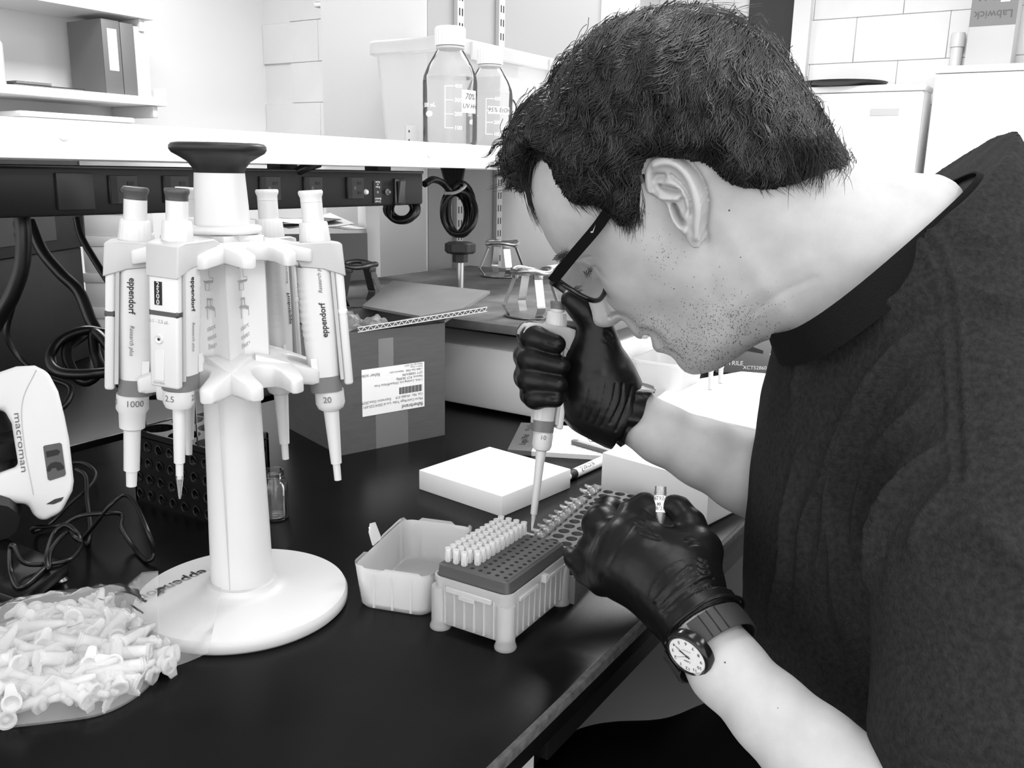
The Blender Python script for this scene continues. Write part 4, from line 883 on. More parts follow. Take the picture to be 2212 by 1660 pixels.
# local: x along length, y from far-left column toward person (-)
rk=thing('microtube_rack','grey plastic 80-well microtube rack with open tubes along one side','tube rack',(0,0,0)); ey=np.array((math.sin(ang),-math.cos(ang),0)); org=ra-ed*rkL*1.0+ed*.006-ey*.004; org[2]=0
Mr=np.eye(4); Mr[:3,0]=ed*1; Mr[2,0]=0; Mr[:3,0]=nz(Mr[:3,0]); Mr[:3,1]=-ey; Mr[:3,2]=(0,0,1); Mr[:3,3]=org+ey*rkW; rk.matrix_basis=Matrix(Mr.tolist())
perf_face(frame((0,0,zr),x=(1,0,0),y=(0,1,0)),rkL,rkW,nrow,5,.0057,'r',seg=20,depth=.016).build('top_plate','rack_grey',rk,smooth=0)
mb=MB(); mb.b2((0,0,.0),(rkL,.002,zr-.0003)); mb.b2((0,rkW-.002,0),(rkL,rkW,zr-.0003)); mb.b2((0,.002,0),(.002,rkW-.002,zr-.0003)); mb.b2((rkL-.002,.002,0),(rkL,rkW-.002,zr-.0003)); mb.build('walls','rack_grey',rk)
MB().b2((.002,.002,.0),(rkL-.002,rkW-.002,.002)).build('bottom_plate','black',rk)
first=True
for i in range(4,16):
    if i==13: continue
    P=Mr@np.array(((i+.5)*pitch,rkW-.5*pitch,zr+.0035,1)); tt=T_open if first else copy_tree(T_open); first=False
    a=math.atan2(-ey[1],-ey[0])+.25+rg.uniform(-.28,.28); tt.matrix_basis=Matrix.Translation(Vector(P[:3]))@Matrix.Rotation(a,4,'Z')@Matrix.Rotation(rg.uniform(-.05,.05),4,'X')
    tag(tt,'open microtube with folded-back cap, %s along the grey rack from the pipette tip'%ORD[max(0,i-5)],'tube','open microtubes in the rack')
    if i==4: tag(tt,'open microtube under the tip of the held pipette','tube')
tube_target=Mr@np.array((4.5*pitch,rkW-.5*pitch,zr+.003,1))
# ============================================================ WHITE BOXES, PAD, MARKER
def lidbox(name,label,pts,h,lidh,cat='box',m='card_white'):
    Fc,Rc,Lc=[np.asarray(p) for p in pts]; ex_=nz(Rc-Fc); wx_=np.linalg.norm(Rc-Fc); wy_=np.linalg.norm(Lc-Fc); t=thing(name,label,cat,Fc,math.atan2(ex_[1],ex_[0]))
    MB().b2((0,0,h-lidh),(wx_,wy_,h)).build('lid',m,t,bevel=.0012); 
    if lidh<h: MB().b2((.002,.002,0),(wx_-.002,wy_-.002,h-lidh)).build('tray',m,t,bevel=.001)
    else: pass
    return t,wx_,wy_
t,wx_,wy_=lidbox('box_lid','flat square white box lid lying on the bench behind the tip box',(onz(1084,1118),onz(1232,1055),onz(893,1062)),.0245,.0245,'lid'); MB().b2((.003,.003,.0005),(wx_-.003,wy_-.003,.001)).build('inside_face','card_white',t)
pF=onz(1297,1068); pN=onz(1525,1141); v=pF-pN; ey2=nz(v); ex2=nz(np.cross(ey2,(0,0,1.)))
t,wx_,wy_=lidbox('freezer_box','white cardboard freezer box beyond the grey tube rack',(pN,pN+ex2*.135,pF),.052,.050)
# legal pad
a=onz(1097,972,.007); b=onz(1126,914,.007); t=thing('legal_pad','white ruled legal pad with grey binding strip behind the box lid','notepad',(a[0],a[1],0),math.atan2(b[1]-a[1],b[0]-a[0])); wl=np.linalg.norm((b-a)[:2]); 
MB().b2((0,-.20,.0003),(wl,.0,.0068)).build('pages','card_white',t); MB().b2((-.0006,-.032,.0002),(wl+.0006,.0006,.0076)).build('binding_strip','grey_mid',t,bevel=.0005,seg=1)
e=MB(); put_text(e,'Legal Pad',.013,(wl*.36,-.016,.0078),(1,0,0),(0,1,0)); put_text(e,'8.5 x 11',.009,(wl*.80,-.014,.0078),(1,0,0),(0,1,0)); e.build('lettering','ink',t)
mb=MB()
for i in range(22): mb.b2((.0,-.04-i*.0073,.0069),(wl,-.0397-i*.0073,.0070))
mb.build('ruled_lines','grey_light',t)
a=onz(1236,952,.011); b=onz(1352,985,.011); t=thing('grey_ruler','grey flat bar lying across the legal pad','ruler',(a[0],a[1],.0080),math.atan2(b[1]-a[1],b[0]-a[0])); ll=np.linalg.norm((b-a)[:2])+.03
q=np.array(rrect(ll,.011,.005,5))+np.array((ll/2,0)); MB().prism(q,0,.0045).build('bar','grey_mid',t,bevel=.0006,seg=1); MB().b2((.01,-.0036,.0046),(ll-.006,.0036,.0049)).build('face_inlay','grey_light',t)
a=onz(1290,940,.0085); t=thing('paper_sheet','white sheet of paper lying on the legal pad under the glove cuff','paper',(a[0]+.03,a[1]-.02,.0081),-.9); R=[np.array([(-.05+.01*i,y,.0004+.0006*math.sin(i)) for i in range(11)]) for y in(-.04,.05)]
mb=MB(); mb.rings(R,False,False,closed=False); mb.rings([r[::-1]-np.array((0,0,.0003)) for r in R],False,False,closed=False); mb.build('sheet','print_white',t)
# marker
a=onz(1228,1029,.0062); b=onz(1302,996,.0062); ax=nz(b-a); t=thing('marker_pen','white marker pen with black cap band between the two white boxes','marker',M=frame(np.array((a[0],a[1],.0063))-ax*.03,y=(0,0,1),z=ax)); Lm=.135
MB().lathe([(.0,0),(.0044,.001),(.0050,.03)],24,cap0=False).build('cap','card_white',t,smooth=60); MB().lathe([(.0056,.0302),(.0058,.0420),(.0058,.0435)],24).build('cap_band','ink',t); MB().lathe([(.0060,.0436),(.0062,.05),(.0062,Lm-.02),(.0050,Lm)],24).build('barrel','card_white',t,smooth=50)
e=MB(); v,f=text('Sharpie',.0105,shear=.15); aa=PI/2+.75; pts=[]
for x,y,_ in v: q=aa+y/.0064; pts.append((.0064*math.cos(q),.0064*math.sin(q),.066+x))
e.add(pts,f); 
pts=[]; v2,f2=v,f
e.build('lettering','ink',t)
mb=MB(); mb.b2((-.0008,.0048,.002),(.0008,.0062,.030)); mb.build('clip','ink',t)
# ============================================================ RIGHT BACKGROUND ON THE BENCH
t=thing('white_tray','white shallow tray with raised pegs beyond the forearm','tray',(1.37,.40,0),0)
def w2(p): return np.asarray(p,float)
sl_=np.array([onz(1405,868,.035),onz(1460,826,.035),onz(1600,802,.035),onz(1760,815,.035),onz(1790,960,.035),onz(1540,905,.035)]); MB().rings([sl_*np.array((1,1,0))+np.array((0,0,.0)),sl_*np.array((1,1,0))+np.array((0,0,.035))]).build('slab','ice_white',t,world=True,bevel=.003)
for k,(x,y0,y1) in enumerate(((1534,842,800),(1556,828,792),(1668,862,768),(1691,850,768))):
    p=onz(x,y0,.035); d=(p-C)@CF; q=at(x+2,y1,d); P=spline([p,(p+q)/2+(q-p)*0.02,q],5); o=MB().tube(P,[.0038]*len(P),8).build('peg','white',t,world=True); MB().lathe([(.0,-.004),(.0045,-.002),(.0052,.002),(.0,.006)],12,M=np.array(Matrix.Translation(tuple(q)))).build('peg_tip','white',o,world=True)
def tub(label,loc,r0,r1,h,m,sq=False):
    t=thing('plastic_tub',label,'tub',loc,group='pale plastic tubs behind the gloved hand')
    R=[]
    for z,k in((0,r0),(h*.96,r1),(h*.965,r1*1.07),(h,r1*1.07),(h,r1*.99),(.004,r0*.97)): q=rrect(2*k,1.5*k,.3*k,5); R.append(np.c_[q,np.full(len(q),z)])
    MB().rings(R).build('body',m,t,smooth=40); q=rrect(2*r1*1.08,1.62*r1,.32*r1,5); MB().rings([np.c_[q,np.full(len(q),h*.93)],np.c_[q*1.01,np.full(len(q),h*.955)]],False,False).build('rim',m,t)
p=onz(1400,872); tub('pale open plastic tub right behind the pipetting hand',(p[0]+.02,p[1]-.025,0),.046,.058,.08,'milky_thick'); tub('white tub behind the chin, further along the bench',(1.97,.70,0),.11,.14,.11,'white_matte')
tub('large white bin behind the pale tubs on the bench',(2.15,1.08,0),.12,.14,.13,'white_matte')
def glovebox(label,px0,px1,py_,col,txt):
    a=onz(px0,py_); b=onz(px1,py_+3); v=b-a; w=np.linalg.norm(v); t=thing('glove_box',label,'box',a,math.atan2(v[1],v[0]),group='glove boxes on the bench'); h=.075
    MB().b2((0,0,0),(w,.12,h)).build('carton',col,t,bevel=.002); MB().b2((.006,.01,h+.0002),(w-.006,.11,h+.001)).build('top_panel','off_white',t); q=np.array(rrect(w*.5,.04,.019,6))+np.array((w/2,.06)); MB().prism(q,h+.0011,h+.0016).build('opening','black',t)
    e=MB()
    for s_,sz,u,z in txt: put_text(e,s_,sz,(w*u,-.0003,z),(1,0,0),(0,0,1))
    e.build('lettering','print_white',t); g=MB(); g.prism([(w*.15,.052),(w*.4,.058),(w*.62,.054),(w*.85,.046),(w*.85,.040),(w*.6,.044),(w*.3,.046)],0,.0006,M=frame((0,0,0),x=(1,0,0),y=(0,0,1))); g.build('printed_hand','ink',t)
glovebox('dark grey glove box left of the pair under the chin',1545,1662,806,'grey_mid',(('NITRILE',.012,.3,.02),('XCT52860',.010,.72,.012)))
glovebox('dark grey glove box partly behind the shirt, right of the pair',1664,1770,808,'grey_mid',(('NCI  F',.016,.4,.062),('-732',.014,.3,.035),('-871',.010,.3,.02)))
# ============================================================ PERSON
per=thing('person','person in dark t-shirt and black gloves leaning over the bench to pipette','person',(.78,.16,-.45))
# ---- head frame: seen from the left and a little behind
toC=-nz(ray(1465,430)); fim=-.72*CR-.69*CU; fim=nz(fim-toC*(fim@toC)); uim=nz(np.cross(fim,toC)); 
if uim@CU<0: uim=-uim
LH=nz(math.cos(.33)*toC+math.sin(.33)*fim-math.sin(.08)*uim); OH=at(1465,440,.735); E1=nz(CR-(CR@LH)*LH); E2=np.cross(LH,E1)
def uv(x,y,w=0.): 
    d=ray(x,y); t=((OH+LH*w-C)@LH)/(d@LH); P=C+d*t-OH; return np.array((P@E1,P@E2))
def h3(u,v,w): return OH+np.asarray(u)[...,None]*E1+np.asarray(v)[...,None]*E2+np.asarray(w)[...,None]*LH
SK=[(1154,381),(1155,421),(1163,450),(1172,474),(1184,504),(1200,535),(1212,551),(1228,564),(1246,572),(1256,581),(1260,592),(1263,610),(1267,632),(1273,654),(1279,673),(1282,692),(1289,703),(1302,707),(1318,706),(1334,698),(1346,690),(1354,697),(1363,713),(1373,726),(1384,731),(1393,728),(1399,721),(1405,722),(1408,734),(1410,748),(1419,759),(1433,761),(1447,765),(1457,773),(1468,790),(1482,802),(1501,807),(1526,802),(1560,790),(1600,764),(1640,736),(1680,723),(1730,735),(1800,790),(1960,760),(2080,560),(2085,430),(2045,388),(1990,381),(1930,374),(1880,362),(1840,346),(1810,318),(1785,270),(1750,210),(1695,140),(1625,85),(1540,58),(1450,60),(1360,88),(1285,150),(1225,220),(1185,290),(1162,340)]
def closed(P,n=5):
    P=np.array(P); Q=np.vstack([P[-1:],P,P[:2]]); out=[]
    for i in range(1,len(Q)-2):
        p0,p1,p2,p3=Q[i-1:i+3]
        for t in np.arange(n)/n: out.append(.5*((2*p1)+(-p0+p2)*t+(2*p0-5*p1+4*p2-p3)*t*t+(-p0+3*p1-3*p2+p3)*t**3))
    return np.array(out)
def pip(U,V,poly):
    ins=np.zeros(U.shape,bool); n=len(poly)
    for i in range(n):
        x1,y1=poly[i]; x2,y2=poly[(i+1)%n]
        if y1==y2: continue
        c=((y1>V)!=(y2>V)); ins^=c&(U<(x2-x1)*(V-y1)/(y2-y1)+x1)
    return ins
def pdist(U,V,poly,cl=True):
    d=np.full(U.shape,9.); n=len(poly)
    for i in range(n if cl else n-1):
        a=poly[i]; b=poly[(i+1)%n]; e=b-a; L=e@e+1e-12
        t=np.clip(((U-a[0])*e[0]+(V-a[1])*e[1])/L,0,1); d=np.minimum(d,np.hypot(U-a[0]-t*e[0],V-a[1]-t*e[1]))
    return d
def tps(pts,vals,U,V,lam=1e-4):
    pts=np.array(pts); n=len(pts); K=lambda r2: .5*r2*np.log(r2+1e-12)
    D=((pts[:,None]-pts[None])**2).sum(-1); A=np.zeros((n+3,n+3)); A[:n,:n]=K(D)+lam*np.eye(n)*1e-2; A[:n,n]=1; A[:n,n+1:]=pts; A[n:,:n]=A[:n,n:].T
    w=np.linalg.solve(A,np.r_[np.array(vals).T,np.zeros((3,np.array(vals).shape[0]))] if np.ndim(vals)==2 else np.r_[vals,0,0,0])
    out=w[n]+w[n+1]*U+w[n+2]*V
    for i in range(n): out=out+w[i]*K((U-pts[i,0])**2+(V-pts[i,1])**2)
    return out
poly=closed([uv(*p) for p in SK],4)
hs=.0012
lo2=poly.min(0)-.030; hi2=poly.max(0)+np.array((.012,.032))
nu,nv=[int(math.ceil(x)) for x in (hi2-lo2)/hs]; ug=lo2[0]+np.arange(nu)*hs; vg=lo2[1]+np.arange(nv)*hs; U,V=np.meshgrid(ug,vg,indexing='ij')
# half width H (cm) and edge rounding radius (cm) at photographed points
HC_=[(1284,690,.9,.9),(1268,640,.8,.8),(1262,600,.9,.9),(1306,655,1.6,1.1),(1326,682,1.75,1.0),(1338,698,.9,.7),(1362,712,1.5,1.2),(1384,720,2.2,1.2),(1372,695,2.6,1.4),(1405,738,1.6,1.1),(1425,735,2.9,1.4),(1445,760,2.2,1.5),(1482,785,2.3,2.1),(1500,745,3.9,2.4),(1440,690,4.1,2.4),(1400,640,4.8,2.6),(1360,590,5.5,2.8),(1335,560,5.7,2.8),(1300,560,4.9,2.6),(1276,580,2.7,1.6),(1262,570,2.6,1.5),(1283,606,1.8,1.2),(1289,640,1.35,1.0),(1313,612,4.3,2.4),(1322,640,3.6,2.2),(1346,668,3.3,2.0),(1262,520,5.2,2.6),(1218,540,3.6,2.2),(1300,450,6.6,4.5),(1200,440,5.4,4.2),(1170,390,4.8,4.0),(1400,520,6.8,5),(1350,450,7.0,6),(1530,640,5.9,5),(1565,740,4.6,3.6),(1620,720,4.3,4.0),(1500,200,7.7,7.4),(1350,220,7.4,7.0),(1720,250,7.0,6.6),(1600,300,7.4,7.4),(1560,430,6.7,6.5),(1470,450,6.8,6.5),(1470,600,6.4,5),(1650,560,5.9,5.6),(1780,420,5.5,5.2),(1800,600,6.1,5.6),(1920,470,6.0,5.6),(2040,440,6.0,5.6),(1680,700,4.8,4.4),(1900,700,6.2,5.6),(1700,470,5.9,5.6)]
pts=[uv(x,y,h/100*.9) for x,y,h,r in HC_]; Hh=tps(pts,[h/100 for *_,h,r in HC_],U,V); Rr_=np.clip(tps(pts,[r/100 for *_,r in HC_],U,V),.005,.08); Hh=np.clip(Hh,.004,.12)
ins=pip(U,V,poly); dd=pdist(U,V,poly); dd=np.where(ins,dd,-dd)
tt_=np.clip(dd/Rr_,0,1); hh=Hh*np.sqrt(np.maximum(1-(1-tt_)**2,0)); hh=np.where(ins,hh,dd*1.5)
def bump(x,y,w,rx,ry,amp,rot=0.):
    c=uv(x,y,w); sx=rx*.8/F; sy=ry*.8/F; du=U-c[0]; dv=V-c[1]; a=du*math.cos(rot)+dv*math.sin(rot); b=-du*math.sin(rot)+dv*math.cos(rot); return amp*np.exp(-(a/sx)**2-(b/sy)**2)
def groove(P,w,wd,amp): 
    q=spline([uv(x,y,w) for x,y in P],5); d=pdist(U,V,q,False); return amp*np.exp(-(d/(wd*.8/F))**2)
mm=.001
hh=hh+np.where(ins,1,0)*(bump(1286,584,.035,16,12,-3*mm)+bump(1272,572,.033,12,9,2.2*mm,-.5)+groove([(1250,566),(1262,556),(1284,546)],.036,2.4,-1.2*mm)+groove([(1262,585),(1274,582),(1290,572)],.034,2.4,-1.6*mm)+groove([(1272,603),(1290,600),(1306,590)],.036,4,-.8*mm)
 +groove([(1314,690),(1322,684),(1334,681),(1341,683)],.014,3.6,-6*mm)+groove([(1306,650),(1322,662),(1340,676),(1352,690)],.02,5,-1.8*mm)+groove([(1352,690),(1372,702),(1398,720)],.026,5,-1.0*mm)+groove([(1398,722),(1412,730),(1426,738)],.024,3,-1.6*mm)
 +bump(1326,676,.018,9,8,1.5*mm)+bump(1240,545,.045,26,14,2.0*mm,.7)+bump(1420,640,.05,40,30,1.2*mm)+groove([(1560,470),(1640,600),(1720,720)],.058,22,1.6*mm)+groove([(1526,520),(1535,600),(1560,690)],.06,14,-1.2*mm)+groove([(1425,752),(1440,742),(1460,745)],.026,6,-.8*mm)
 +groove([(1620,690),(1680,640),(1760,600)],.058,8,-.7*mm)+groove([(1550,700),(1620,640),(1740,560)],.058,16,.8*mm))
def limit(seg,tab):
    q=spline([uv(x,y) for x,y in seg],4); d=pdist(U,V,q,False); L=np.interp(d,[a for a,b in tab],[b for a,b in tab]); return L
for seg,tab in(([(1346,690),(1354,697),(1363,713),(1373,726),(1384,731),(1393,728),(1405,724),(1410,748),(1419,759),(1433,761),(1447,765)],((0,.006),(.0042,.0105),(.0105,.0145),(.015,.019),(.020,.029),(.029,.041),(.042,.06),(.055,.15))),
  ([(1261,603),(1263,614),(1267,632),(1273,654),(1279,673)],((0,.006),(.006,.0095),(.017,.0115),(.021,.0165),(.026,.028),(.034,.044),(.045,.07),(.06,.15)))):
    Lm_=limit(seg,tab); hh=np.where(ins,smin(hh,Lm_,.004),hh)
# ---- ear as relief on the side of the head
we=.078
EO=[(1390,389),(1391,371),(1399,355),(1413,343),(1435,338),(1458,342),(1480,355),(1497,373),(1510,397),(1518,421),(1521,443),(1520,462),(1517,486),(1516,508),(1517,525),(1510,533),(1500,535),(1490,527),(1482,512),(1466,494),(1450,474),(1441,448),(1424,434),(1402,424),(1391,408)]
ep=closed([uv(x,y,we) for x,y in EO],4); ei=pip(U,V,ep); ed_=pdist(U,V,ep); es=np.where(ei,ed_,-ed_)
pxm=.73/F
cE=uv(1400,440,we); cB=uv(1520,420,we); ax_=(cB-cE)/np.linalg.norm(cB-cE); s_=((U-cE[0])*ax_[0]+(V-cE[1])*ax_[1])/np.linalg.norm(cB-cE)
plate=.0715+.012*np.clip(s_,-.1,1.05)+.002
def eg(P,wd,amp): q=spline([uv(x,y,we) for x,y in P],5); return amp*np.exp(-(pdist(U,V,q,False)/(wd*pxm))**2)
helix=eg([(1400,418),(1398,385),(1408,360),(1435,349),(1462,353),(1485,373),(1500,403),(1508,440),(1507,475),(1505,505)],9,4.2*mm)
er=plate+helix+eg([(1440,392),(1462,396),(1478,412),(1487,440),(1484,468)],7,3.0*mm)+eg([(1402,424),(1430,428),(1464,427)],5.5,3.0*mm)+eg([(1448,452),(1455,470),(1466,486),(1480,495)],6,3.4*mm)+eg([(1486,480),(1484,498),(1478,505)],6,2.0*mm)+eg([(1495,515),(1504,522)],12,1.0*mm)
er=er+eg([(1411,388),(1420,384),(1432,384)],7,-6.5*mm)+eg([(1424,406),(1444,412),(1468,412)],4.6,-7*mm)+eg([(1455,447),(1461,458),(1468,472),(1475,480)],5.5,-11*mm)+eg([(1476,430),(1480,450)],7,-3*mm)+eg([(1450,378),(1478,400),(1494,430),(1496,460)],3.2,-3.0*mm)+eg([(1497,490),(1500,505)],5,-1.0*mm)
msk=np.clip(es/(1.6*pxm*2)+.5,0,1); msk=msk*msk*(3-2*msk)
front=np.clip((s_-.05)/.18,0,1); ear_h=np.where(front<1,hh*(1-front)+er*front,er); helixm=np.clip(helix/(2*mm),0,1); ear_h=np.maximum(ear_h,(hh+helix*1.0)*helixm)
hh2=np.where(msk>0,hh*(1-msk)+np.maximum(ear_h,hh-.013)*msk,hh)
# crease behind the ear
hh2=hh2-np.where(es<0,.0035*np.exp(-(es/(7*pxm))**2)*np.clip((s_-.6)/.3,0,1),0)
wg=np.arange(-.1005,.1005,hs); Fd=np.abs(wg)[None,None,:]-np.where(wg[None,None,:]>0,hh2[:,:,None],hh[:,:,None])
gu,gv=np.gradient(hh2,hs); Fd=(Fd/np.sqrt(1+np.minimum(gu**2+gv**2,9))[:,:,None]).astype(np.float32)
Vh,Qh=surfnets(Fd,(lo2[0],lo2[1],wg[0]),hs); del Fd
Vh=h3(Vh[:,0],Vh[:,1],Vh[:,2])
hsel=np.isfinite(hh2)
def hw(u,v,field=None):
    f=hh2 if field is None else field; i=np.clip((np.asarray(u)-lo2[0])/hs,0,nu-1.001); j=np.clip((np.asarray(v)-lo2[1])/hs,0,nv-1.001); i0=i.astype(int); j0=j.astype(int); a=i-i0; b=j-j0
    return f[i0,j0]*(1-a)*(1-b)+f[i0+1,j0]*a*(1-b)+f[i0,j0+1]*(1-a)*b+f[i0+1,j0+1]*a*b
# ---- arms, shoulders and trunk (trunk hidden by the shirt)
def chain(P,pts,k=.01,f=None):
    for (a,b) in zip(pts[:-1],pts[1:]):
        g=rcone(P,at(*a[:3]),at(*b[:3]),a[3]*a[2]/F,b[3]*b[2]/F); f=g if f is None else smin(f,g,k)
    return f
FAR=[(1330,885,.848,50),(1370,900,.845,56),(1430,938,.843,62),(1520,980,.842,72),(1610,1020,.845,86),(1700,1062,.85,96),(1800,1090,.86,90),(1900,1060,.88,90),(1960,800,.90,90)]
NEAR=[(1440,1270,.655,60),(1508,1350,.625,70),(1570,1445,.605,79),(1668,1545,.58,85),(1755,1628,.56,100),(1900,1740,.53,115),(2120,1700,.53,120),(2140,850,.62,110)]
def armfn(P):
    f=chain(P,FAR,.01); f=np.minimum(f,chain(P,NEAR,.01)); g=chain(P,[(1930,640,.78,110),(2000,900,.78,180),(1990,1500,.77,210)],.05); f=smin(f,g,.03); g=chain(P,[(2140,800,.64,100),(1980,680,.78,100),(1960,780,.88,90)],.04); return smin(f,g,.04)
cor=[at(x,y,d) for x in(1290,2350) for y in(560,1830) for d in(.45,1.02)]; V2,Q2=sdf_mesh('b',armfn,np.min(cor,0),np.max(cor,0),.0026)
me=np_mesh('body',np.vstack([Vh,V2]),np.vstack([Qh,Q2+len(Vh)])); mesh_obj('body',me,'skin',per,smooth=180,world=True)
# moles
mb=MB()
for x,y,r in((1575,455,2.6),(1444,556,2),(1405,693,2.6),(1456,624,2),(1477,719,1.8),(1420,556,1.6),(1600,556,1.6),(1705,402,1.4),(1530,640,1.3)):
    u,v=uv(x,y,.06); w=float(hw(u,v)); u,v=uv(x,y,w); w=float(hw(u,v)); M=frame(h3(u,v,w)-LH*.0004,y=E2,z=LH); mb.lathe([(r*pxm,0),(r*pxm*.7,.0006),(0.00001,.0008)],8,M=M)
for x,y,r in((1502,941,3),(1645,988,4),(1560,1008,1.8),(1542,932,1.4),(1665,958,1.4)): 
    d=surf(armfn,x,y); 
    if d: mb.lathe([(r*d/F,0),(r*d/F*.7,.0006),(.00001,.0008)],8,M=frame(at(x,y,d),y=CU,z=-CF))
for x,y,r in((1566,1432,2.4),(1538,1430,1.6),(1636,1468,1.8),(1650,1500,1.5),(1600,1545,1.4),(1680,1530,1.5)):
    d=surf(armfn,x,y,.4,.9)
    if d: mb.lathe([(r*d/F,0),(r*d/F*.7,.0006),(.00001,.0008)],8,M=frame(at(x,y,d),y=CU,z=-CF))
mb.build('moles','mole',per,world=True)
# teeth glimpse and lips
mb=MB(); u,v=uv(1396,716,.0); mb.lathe([(.0,-.006),(.004,-.005),(.0045,.003),(.0,.006)],12,M=frame(h3(u,v,0.)+LH*.004,y=E2,z=LH)); mb.build('teeth','tooth',per,world=True)
# ---- strands helper
def strands(P,r):
    """P (N,K,3), r (K,) -> tri tubes"""
    N,K,_=P.shape; T=np.gradient(P,axis=1); T/=np.linalg.norm(T,axis=2,keepdims=True)+1e-12
    ref=np.broadcast_to(-CF,P.shape); A=np.cross(T,ref); A/=np.linalg.norm(A,axis=2,keepdims=True)+1e-9; B=np.cross(T,A)
    out=[]
    for k in range(3): t=2*PI*k/3+PI/2; out.append(P+(A*math.cos(t)+B*math.sin(t))*np.asarray(r)[...,None])
    Vv=np.stack(out,2).reshape(-1,3); b=(np.arange(N)[:,None]*K+np.arange(K-1)[None])*3; Qs=[]
    for k in range(3): j=(k+1)%3; Qs.append(np.stack([b+k,b+j,b+3+j,b+3+k],-1).reshape(-1,4))
    return Vv,np.concatenate(Qs)
# ---- hair volume
HO=[(1096,350,0),(1094,318,0),(1103,285,0),(1130,240,0),(1165,205,0),(1200,182,0),(1212,152,0),(1245,105,0),(1290,62,0),(1350,32,0),(1420,16,0),(1500,13,0),(1570,28,0),(1630,62,0),(1680,105,0),(1720,160,0),(1760,220,0),(1795,275,0),(1822,318,0),(1832,345,.0),(1790,365,.03),(1730,388,.045),(1660,402,.055),(1600,396,.06),(1560,378,.064),(1530,352,.068),(1480,340,.07),(1420,335,.07),(1395,350,.07),(1388,400,.07),(1384,440,.069),(1356,484,.067),(1330,470,.066),(1300,445,.066),(1255,440,.062),(1228,425,.058),(1205,385,.05),(1185,352,.045),(1160,350,.03),(1150,370,.012),(1138,400,.006),(1115,385,0)]
hp=closed([uv(x,y,w) for x,y,w in HO],4); hi_=pip(U,V,hp); hd=np.where(hi_,1,-1)*pdist(U,V,hp)
oi=[k for k,(x,y,w) in enumerate(HO) if w<.02]
thick=.0125*np.clip(hd/.022,0,1)**.8; 
# lumpy locks
LN=vnoise(np.stack([U*1.0,V*1.0,0*U],-1).reshape(-1,3),95,21).reshape(U.shape)*.0036+vnoise(np.stack([U*1.6,V*.8,0*U],-1).reshape(-1,3),200,22).reshape(U.shape)*.0021
Rh=np.clip(Rr_+.004,.03,.08); outl=np.array([uv(x,y,w) for x,y,w in HO if w<.02]); k0=[i for i,(x,y,w) in enumerate(HO) if w<.02]; outl=np.array([uv(*HO[i][:2],HO[i][2]) for i in ([39,40] if False else [])+[37+j for j in range(len(HO)-37) if HO[37+j][2]<.02]+[i for i in k0 if i<20]]); hdo=np.where(hi_,1,-1)*pdist(U,V,spline(outl,4),False); dh_=np.clip(hdo/.075,0,1); skull=np.where(ins,hh,0); cap=np.maximum(skull,0)+thick+LN*np.clip(hd/.01,0,1)
hln=spline(np.array([uv(x,y,w) for x,y,w in HO if w>=.02]),4); hdl=pdist(U,V,hln,False); tl_=np.clip(hdl/.022,0,1); tl_=tl_*tl_*(3-2*tl_)
roundp=np.clip(Hh+.010,.05,.088)*np.sqrt(np.maximum(1-(1-dh_)**2,0))+LN*np.clip(hdo/.01,0,1); inner=np.maximum(skull,0)+thick*.8+LN*np.clip(hd/.01,0,1); full_=np.maximum(roundp,np.where(ins,np.minimum(skull+.004,roundp+.01),0)); capf=np.where(hi_,inner*(1-tl_)+full_*tl_,hd*3.)
Fd=(np.abs(wg)[None,None,:]-capf[:,:,None]); gu,gv=np.gradient(capf,hs); Fd=(Fd/np.sqrt(1+np.minimum(gu**2+gv**2,9))[:,:,None]).astype(np.float32)
Vc,Qc=surfnets(Fd,(lo2[0],lo2[1],wg[0]),hs); del Fd; Vc=h3(Vc[:,0],Vc[:,1],Vc[:,2]-.0)
mesh_obj('hair_mass',np_mesh('hair_mass',Vc,Qc),'hair_base',per,smooth=180,world=True)
crown=uv(1620,-50,.0)
